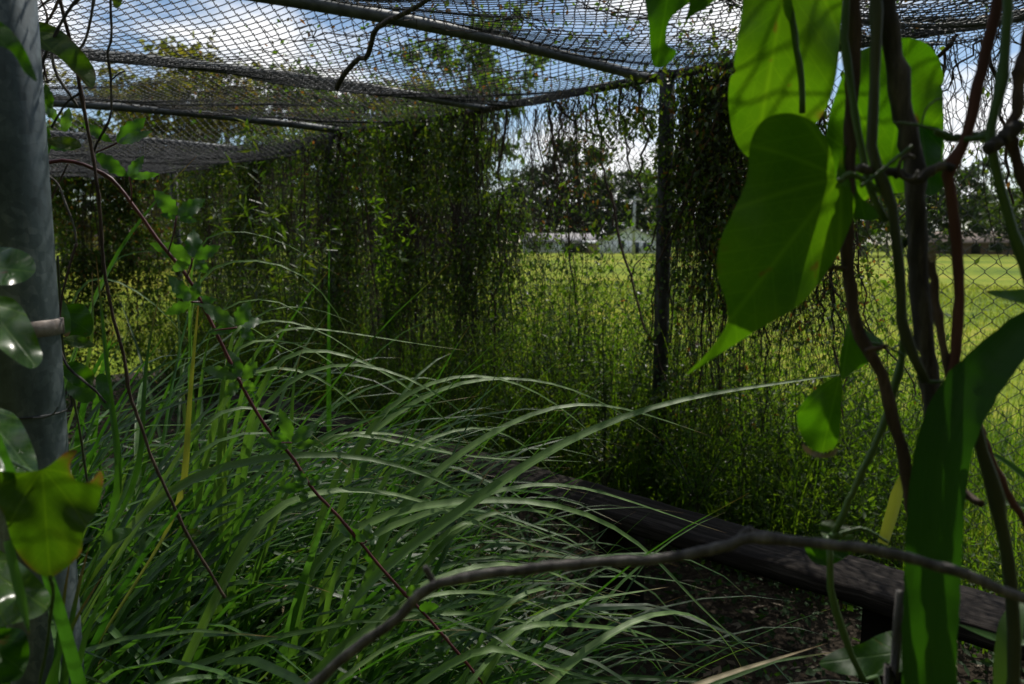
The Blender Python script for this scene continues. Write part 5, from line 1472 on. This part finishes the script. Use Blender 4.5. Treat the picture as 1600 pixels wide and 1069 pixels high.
strap([(1650, 790), (1600, 745), (1560, 715), (1530, 700)], 12, 0.75, 0.78, 'blade', sp_)
strap([(1650, 800), (1610, 795), (1570, 786), (1540, 790)], 12, 0.72, 0.75, 'blade', sp_)
strap([(1380, 850), (1395, 800), (1405, 760), (1415, 730)], 18, 0.9, 0.9, 'blade_yellow', sp_)
strap([(1660, 540), (1610, 546), (1570, 548)], 9, 0.75, 0.78, 'blade', sp_)

# bare twig crossing the foreground
bt = thing('bare_twig', 'bare grey twig bent across the bottom in front of the grass', 'twig', P(1165, 845, 0.55))
stem_obj('limb', [(-150, 2900), (20, 1950), (200, 1420), (340, 1220), (440, 1120), (500, 1062), (560, 1010), (610, 975), (650, 935), (676, 915), (720, 903), (800, 888), (900, 876), (1000, 871), (1080, 858), (1140, 846), (1172, 836), (1240, 842), (1330, 852), (1420, 872), (1500, 896), (1560, 920), (1625, 945)],
         16.5, 'bark_grey', bt, 0.57, 0.50, 190, 9, 0.045, 1.0)
stem_obj('spur', [(680, 914), (672, 900), (664, 886)], 12, 'bark_grey', bt, 0.555, 0.55, 8, 7)
stem_obj('spur', [(1160, 842), (1168, 832), (1176, 830)], 20, 'bark_grey', bt, 0.535, 0.53, 6, 7)

# ---- left foreground leaves on the post
lv_ = thing('post_vine', 'vine with rounded glossy leaves clinging to the galvanised post', 'vine', P(10, 700, 0.8))
leaf_obj([(-40, 388), (0, 386), (30, 390), (50, 402), (56, 422), (38, 440), (0, 446), (-40, 440)], (-35, 415), (55, 425), 0.72, 0.2, -1.05, 0.2, 'heart_glossy', lv_, label='dark rounded leaf on the upper post')
leaf_obj([(-30, 462), (0, 462), (25, 470), (46, 500), (62, 540), (66, 562), (52, 576), (30, 568), (0, 545), (-30, 520)], (-20, 475), (58, 574), 0.66, 0.5, -1.05, 0.3, 'heart_glossy', lv_, label='lit oval leaf beside the rusty band')
leaf_obj([(-40, 630), (0, 638), (26, 650), (46, 685), (58, 722), (56, 748), (20, 745), (-40, 745)], (-30, 640), (56, 745), 0.68, 0.4, -1.5, 0.2, 'heart_glossy', lv_, label='shiny leaf below the wire tie')
leaf_obj([(-30, 735), (20, 738), (60, 735), (78, 727), (104, 706), (121, 705), (109, 726), (118, 750), (140, 753), (157, 736), (161, 757), (150, 800), (131, 832), (126, 865), (100, 890), (76, 902), (45, 886), (20, 850), (4, 800), (-20, 780)],
         (66, 736), (78, 902), 0.60, 0.2, 0.4, 0.3, 'heart_yellow', lv_, label='yellowing ragged leaf with torn corners', res=20)
leaf_obj([(-40, 850), (10, 866), (50, 895), (78, 930), (76, 952), (40, 970), (-40, 974)], (-30, 880), (72, 950), 0.66, 0.2, -0.9, 0.2, 'heart_glossy', lv_)
leaf_obj([(-40, 985), (0, 982), (36, 985), (46, 1020), (36, 1055), (15, 1066), (-40, 1070)], (-30, 1000), (40, 1050), 0.66, 0.2, -0.5, 0.2, 'heart', lv_)
leaf_obj([(-30, 20), (0, 34), (20, 50), (40, 80), (58, 126), (38, 112), (15, 78), (-30, 62)], (-20, 40), (56, 123), 0.62, 0.3, -0.4, 0.2, 'heart', lv_, label='pointed leaf crossing the top of the post')
strap([(12, 845), (22, 890), (34, 940), (46, 992)], 14, 0.62, 0.62, 'blade', lv_)
stem_obj('stem', [(-30, 470), (-20, 640), (-14, 780), (-8, 900), (-6, 1100)], 10, 'stem_olive', lv_, 0.72, 0.74)
stem_obj('petiole', [(-14, 700), (20, 722), (50, 738), (66, 740)], 5, 'stem_green', lv_, 0.66, 0.60)
stem_obj('petiole', [(78, 902), (82, 930), (74, 1000), (60, 1080)], 5, 'stem_green', lv_, 0.62, 0.7)

# ---- bramble cane arching from the post
bc = thing('bramble_cane', 'arching crimson bramble cane with toothed leaves crossing the grass', 'bramble', P(420, 670, 1.12))
stem_obj('cane', [(66, 258), (86, 252), (112, 252), (142, 262), (180, 285), (215, 330), (250, 380), (290, 430), (320, 485), (350, 545), (385, 615), (420, 670), (455, 710), (490, 765), (540, 820), (590, 880), (640, 935), (690, 990), (740, 1050), (770, 1090)],
         5.8, 'cane', bc, 1.05, 1.18, 80, 7, 0.03, 0.8)
LS = 1.15
BL = [((66, 160), (94, 192), 13), ((100, 206), (108, 168), 15), ((70, 226), (126, 231), 13), ((130, 193), (176, 223), 13), ((183, 222), (228, 184), 22), ((185, 223), (238, 205), 13),
      ((150, 241), (201, 277), 18), ((200, 277), (225, 243), 15), ((204, 277), (250, 272), 10), ((276, 336), (240, 297), 21), ((278, 336), (321, 311), 20), ((275, 340), (250, 335), 8), ((280, 341), (309, 346), 9),
      ((302, 403), (233, 380), 20), ((303, 402), (302, 358), 22), ((305, 403), (345, 384), 16), ((298, 405), (267, 424), 15), ((305, 406), (326, 427), 15),
      ((297, 470), (262, 430), 18), ((300, 470), (311, 438), 15), ((301, 472), (339, 468), 13), ((297, 474), (257, 491), 15),
      ((368, 508), (312, 474), 18), ((370, 508), (391, 470), 20), ((371, 512), (324, 520), 12), ((375, 515), (399, 531), 14), ((376, 508), (410, 500), 14),
      ((376, 590), (355, 545), 18), ((372, 589), (314, 575), 16), ((380, 592), (402, 565), 16), ((372, 598), (350, 621), 15), ((380, 598), (400, 610), 13),
      ((455, 690), (437, 638), 17), ((456, 690), (499, 661), 16), ((452, 694), (423, 675), 13), ((450, 700), (400, 687), 13), ((462, 698), (502, 690), 12),
      ((480, 757), (455, 728), 13), ((476, 760), (430, 766), 13), ((476, 764), (473, 787), 12), ((484, 757), (510, 742), 12),
      ((571, 845), (522, 819), 15), ((572, 844), (577, 818), 14), ((574, 848), (592, 839), 12), ((570, 853), (580, 882), 12),
      ((632, 932), (600, 945), 15), ((632, 930), (616, 908), 14), ((636, 930), (657, 914), 14), ((655, 950), (686, 947), 14),
      ((690, 1000), (664, 984), 14), ((690, 1000), (683, 975), 13), ((686, 1004), (690, 1032), 13), ((680, 1006), (650, 1022), 13)]
for b_, t_, w_ in BL:
    z = 1.03 + 0.15 * np.clip((b_[0] - 60) / 640, 0, 1) + rng.normal() * 0.012
    leaf_obj(lance(b_, t_, w_ * 1.25), b_, t_, z, rng.normal() * 0.35, rng.normal() * 0.35 - 0.35, 0.3, 'bramble', bc, name='leaflet', droop=0.1, res=10)
for a_, b_ in (((300, 404), (292, 432)), ((298, 472), (312, 472)), ((370, 512), (336, 516)), ((374, 594), (372, 590)), ((455, 692), (440, 692)), ((276, 338), (262, 396)), ((202, 276), (205, 316)), ((183, 223), (150, 238)), ((572, 846), (566, 850))):
    stem_obj('leaf_stalk', [a_, ((a_[0] + b_[0]) / 2 + 2, (a_[1] + b_[1]) / 2), b_], 3, 'cane', bc, 1.06, 1.07, 6, 5)

# ---- thin bare stems hanging at upper left
dv = thing('bare_vine', 'long thin brown stem hanging from the roof edge beside the post', 'vine', P(91, 0, 1.0))
stem_obj('stem', [(85, -40), (91, 0), (108, 67), (125, 145), (141, 232), (152, 303), (157, 360), (162, 420), (175, 495), (192, 555), (202, 616), (219, 663), (236, 714), (260, 765), (283, 814), (311, 866), (352, 935)], 6, 'bark_brown', dv, 0.98, 1.1, 70, 6, 0.06, 0.8)
stem_obj('side_twig', [(125, 145), (105, 160), (90, 182), (80, 200)], 4, 'bark_dark', dv, 1.0, 1.0, 14, 5)
kvv = thing('jointed_vine', 'thin black jointed stem dangling in the sky right of the post', 'vine', P(172, 0, 1.0))
stem_obj('stem', [(171, -40), (173, 10), (174, 60), (168, 82), (172, 110), (174, 140), (175, 175), (166, 198), (152, 224), (144, 242)], 4.5, 'bark_dark', kvv, 1.0, 1.05, 50, 5, 0.08)
stem_obj('side_twig', [(173, 126), (185, 116), (196, 111)], 3, 'bark_dark', kvv, 1.01, 1.01, 8, 5)
tw = thing('tangled_twigs', 'tangle of thin dark twigs in the corner between post and roof', 'twigs', P(80, 60, 1.02))
for pts in [[(55, -20), (75, 30), (62, 70), (70, 110), (60, 130)], [(100, -20), (80, 25), (56, 60), (66, 95), (75, 130)], [(140, -20), (110, 15), (90, 50), (70, 90), (58, 140)],
            [(150, -20), (144, 20), (135, 60), (120, 80), (105, 82)], [(52, 20), (80, 0), (120, -10)], [(60, 128), (72, 128), (82, 124)], [(84, 60), (82, 90), (90, 120), (110, 150), (122, 168)],
            [(76, 275), (92, 290), (104, 320), (115, 350), (120, 380)], [(72, 330), (85, 300), (106, 256)], [(90, 530), (104, 570), (130, 595), (150, 612), (165, 630)], [(120, 380), (108, 420), (96, 470), (92, 530)]]:
    stem_obj('twig', pts, random.uniform(3, 5.5), random.choice(['bark_dark', 'bark_brown', 'bark_grey']), tw, random.uniform(0.97, 1.06), None, 20, 5, 0.06)
tl = thing('hanging_leaf_vine', 'vine with long yellow green backlit leaf at the top left under the roof', 'vine', P(60, 20, 0.98))
leaf_obj([(50, 34), (90, 44), (125, 76), (149, 112), (143, 138), (118, 116), (88, 86), (50, 68)], (50, 50), (144, 136), 0.97, 0.3, -0.5, 0.3, 'heart_yellow', tl)
leaf_obj([(176, -14), (190, -10), (190, 6), (183, 13), (177, 8)], (184, -12), (183, 12), 0.98, 0, -0.4, 0.2, 'heart_yellow', tl)
leaf_obj([(64, 208), (76, 200), (80, 228), (70, 250), (62, 236)], (72, 202), (68, 248), 1.0, 0.2, -0.4, 0.2, 'heart', tl)
leaf_obj(lance((80, 170), (70, 130), 16), (80, 170), (70, 130), 1.0, 0.2, -0.4, 0.2, 'heart', tl)
leaf_obj([(76, 216), (110, 214), (128, 228), (108, 234), (82, 228)], (76, 222), (127, 229), 1.0, 0.2, -0.5, 0.2, 'heart_yellow', tl)
stem_obj('stem', [(58, -20), (52, 50), (60, 120), (66, 200), (72, 260), (78, 330), (84, 420)], 4, 'stem_olive', tl, 0.99, 1.0)
# rounded leaves low behind the post
ll = thing('leafy_vine', 'vine with several rounded green leaves between the post and the grass', 'vine', P(100, 600, 1.1))
for o_, b_, t_, m_ in [
        ([(84, 398), (88, 420), (92, 445), (86, 470), (80, 450), (80, 420)], (86, 400), (86, 468), 'heart'),
        ([(86, 462), (100, 470), (110, 495), (110, 520), (100, 525), (92, 500)], (88, 464), (106, 522), 'blade'),
        ([(98, 480), (130, 476), (145, 500), (140, 525), (110, 526), (92, 510)], (98, 490), (142, 520), 'heart'),
        ([(100, 528), (125, 524), (148, 540), (125, 544), (104, 538)], (100, 530), (147, 540), 'heart_yellow'),
        ([(95, 575), (120, 565), (146, 582), (140, 605), (112, 600)], (97, 578), (143, 600), 'heart'),
        ([(110, 590), (140, 600), (150, 620), (130, 630), (105, 612)], (108, 596), (146, 626), 'bramble'),
        ([(150, 590), (165, 586), (172, 620), (168, 640), (155, 625)], (158, 588), (166, 638), 'bramble'),
        ([(160, 838), (178, 826), (205, 826), (200, 838), (175, 852), (158, 862)], (205, 830), (158, 860), 'bramble'),
        ([(262, 805), (285, 780), (298, 766), (294, 785), (275, 802)], (264, 803), (297, 768), 'heart'),
        ([(282, 838), (300, 826), (315, 832), (300, 840)], (283, 838), (314, 832), 'heart_yellow')]:
    leaf_obj(o_, b_, t_, 1.08 + random.uniform(-0.04, 0.06), random.uniform(-0.3, 0.3), -0.5, 0.3, m_, ll, res=10)
stem_obj('stem', [(90, 400), (94, 470), (98, 540), (110, 600), (126, 680), (140, 780)], 4, 'stem_olive', ll, 1.08, 1.12)
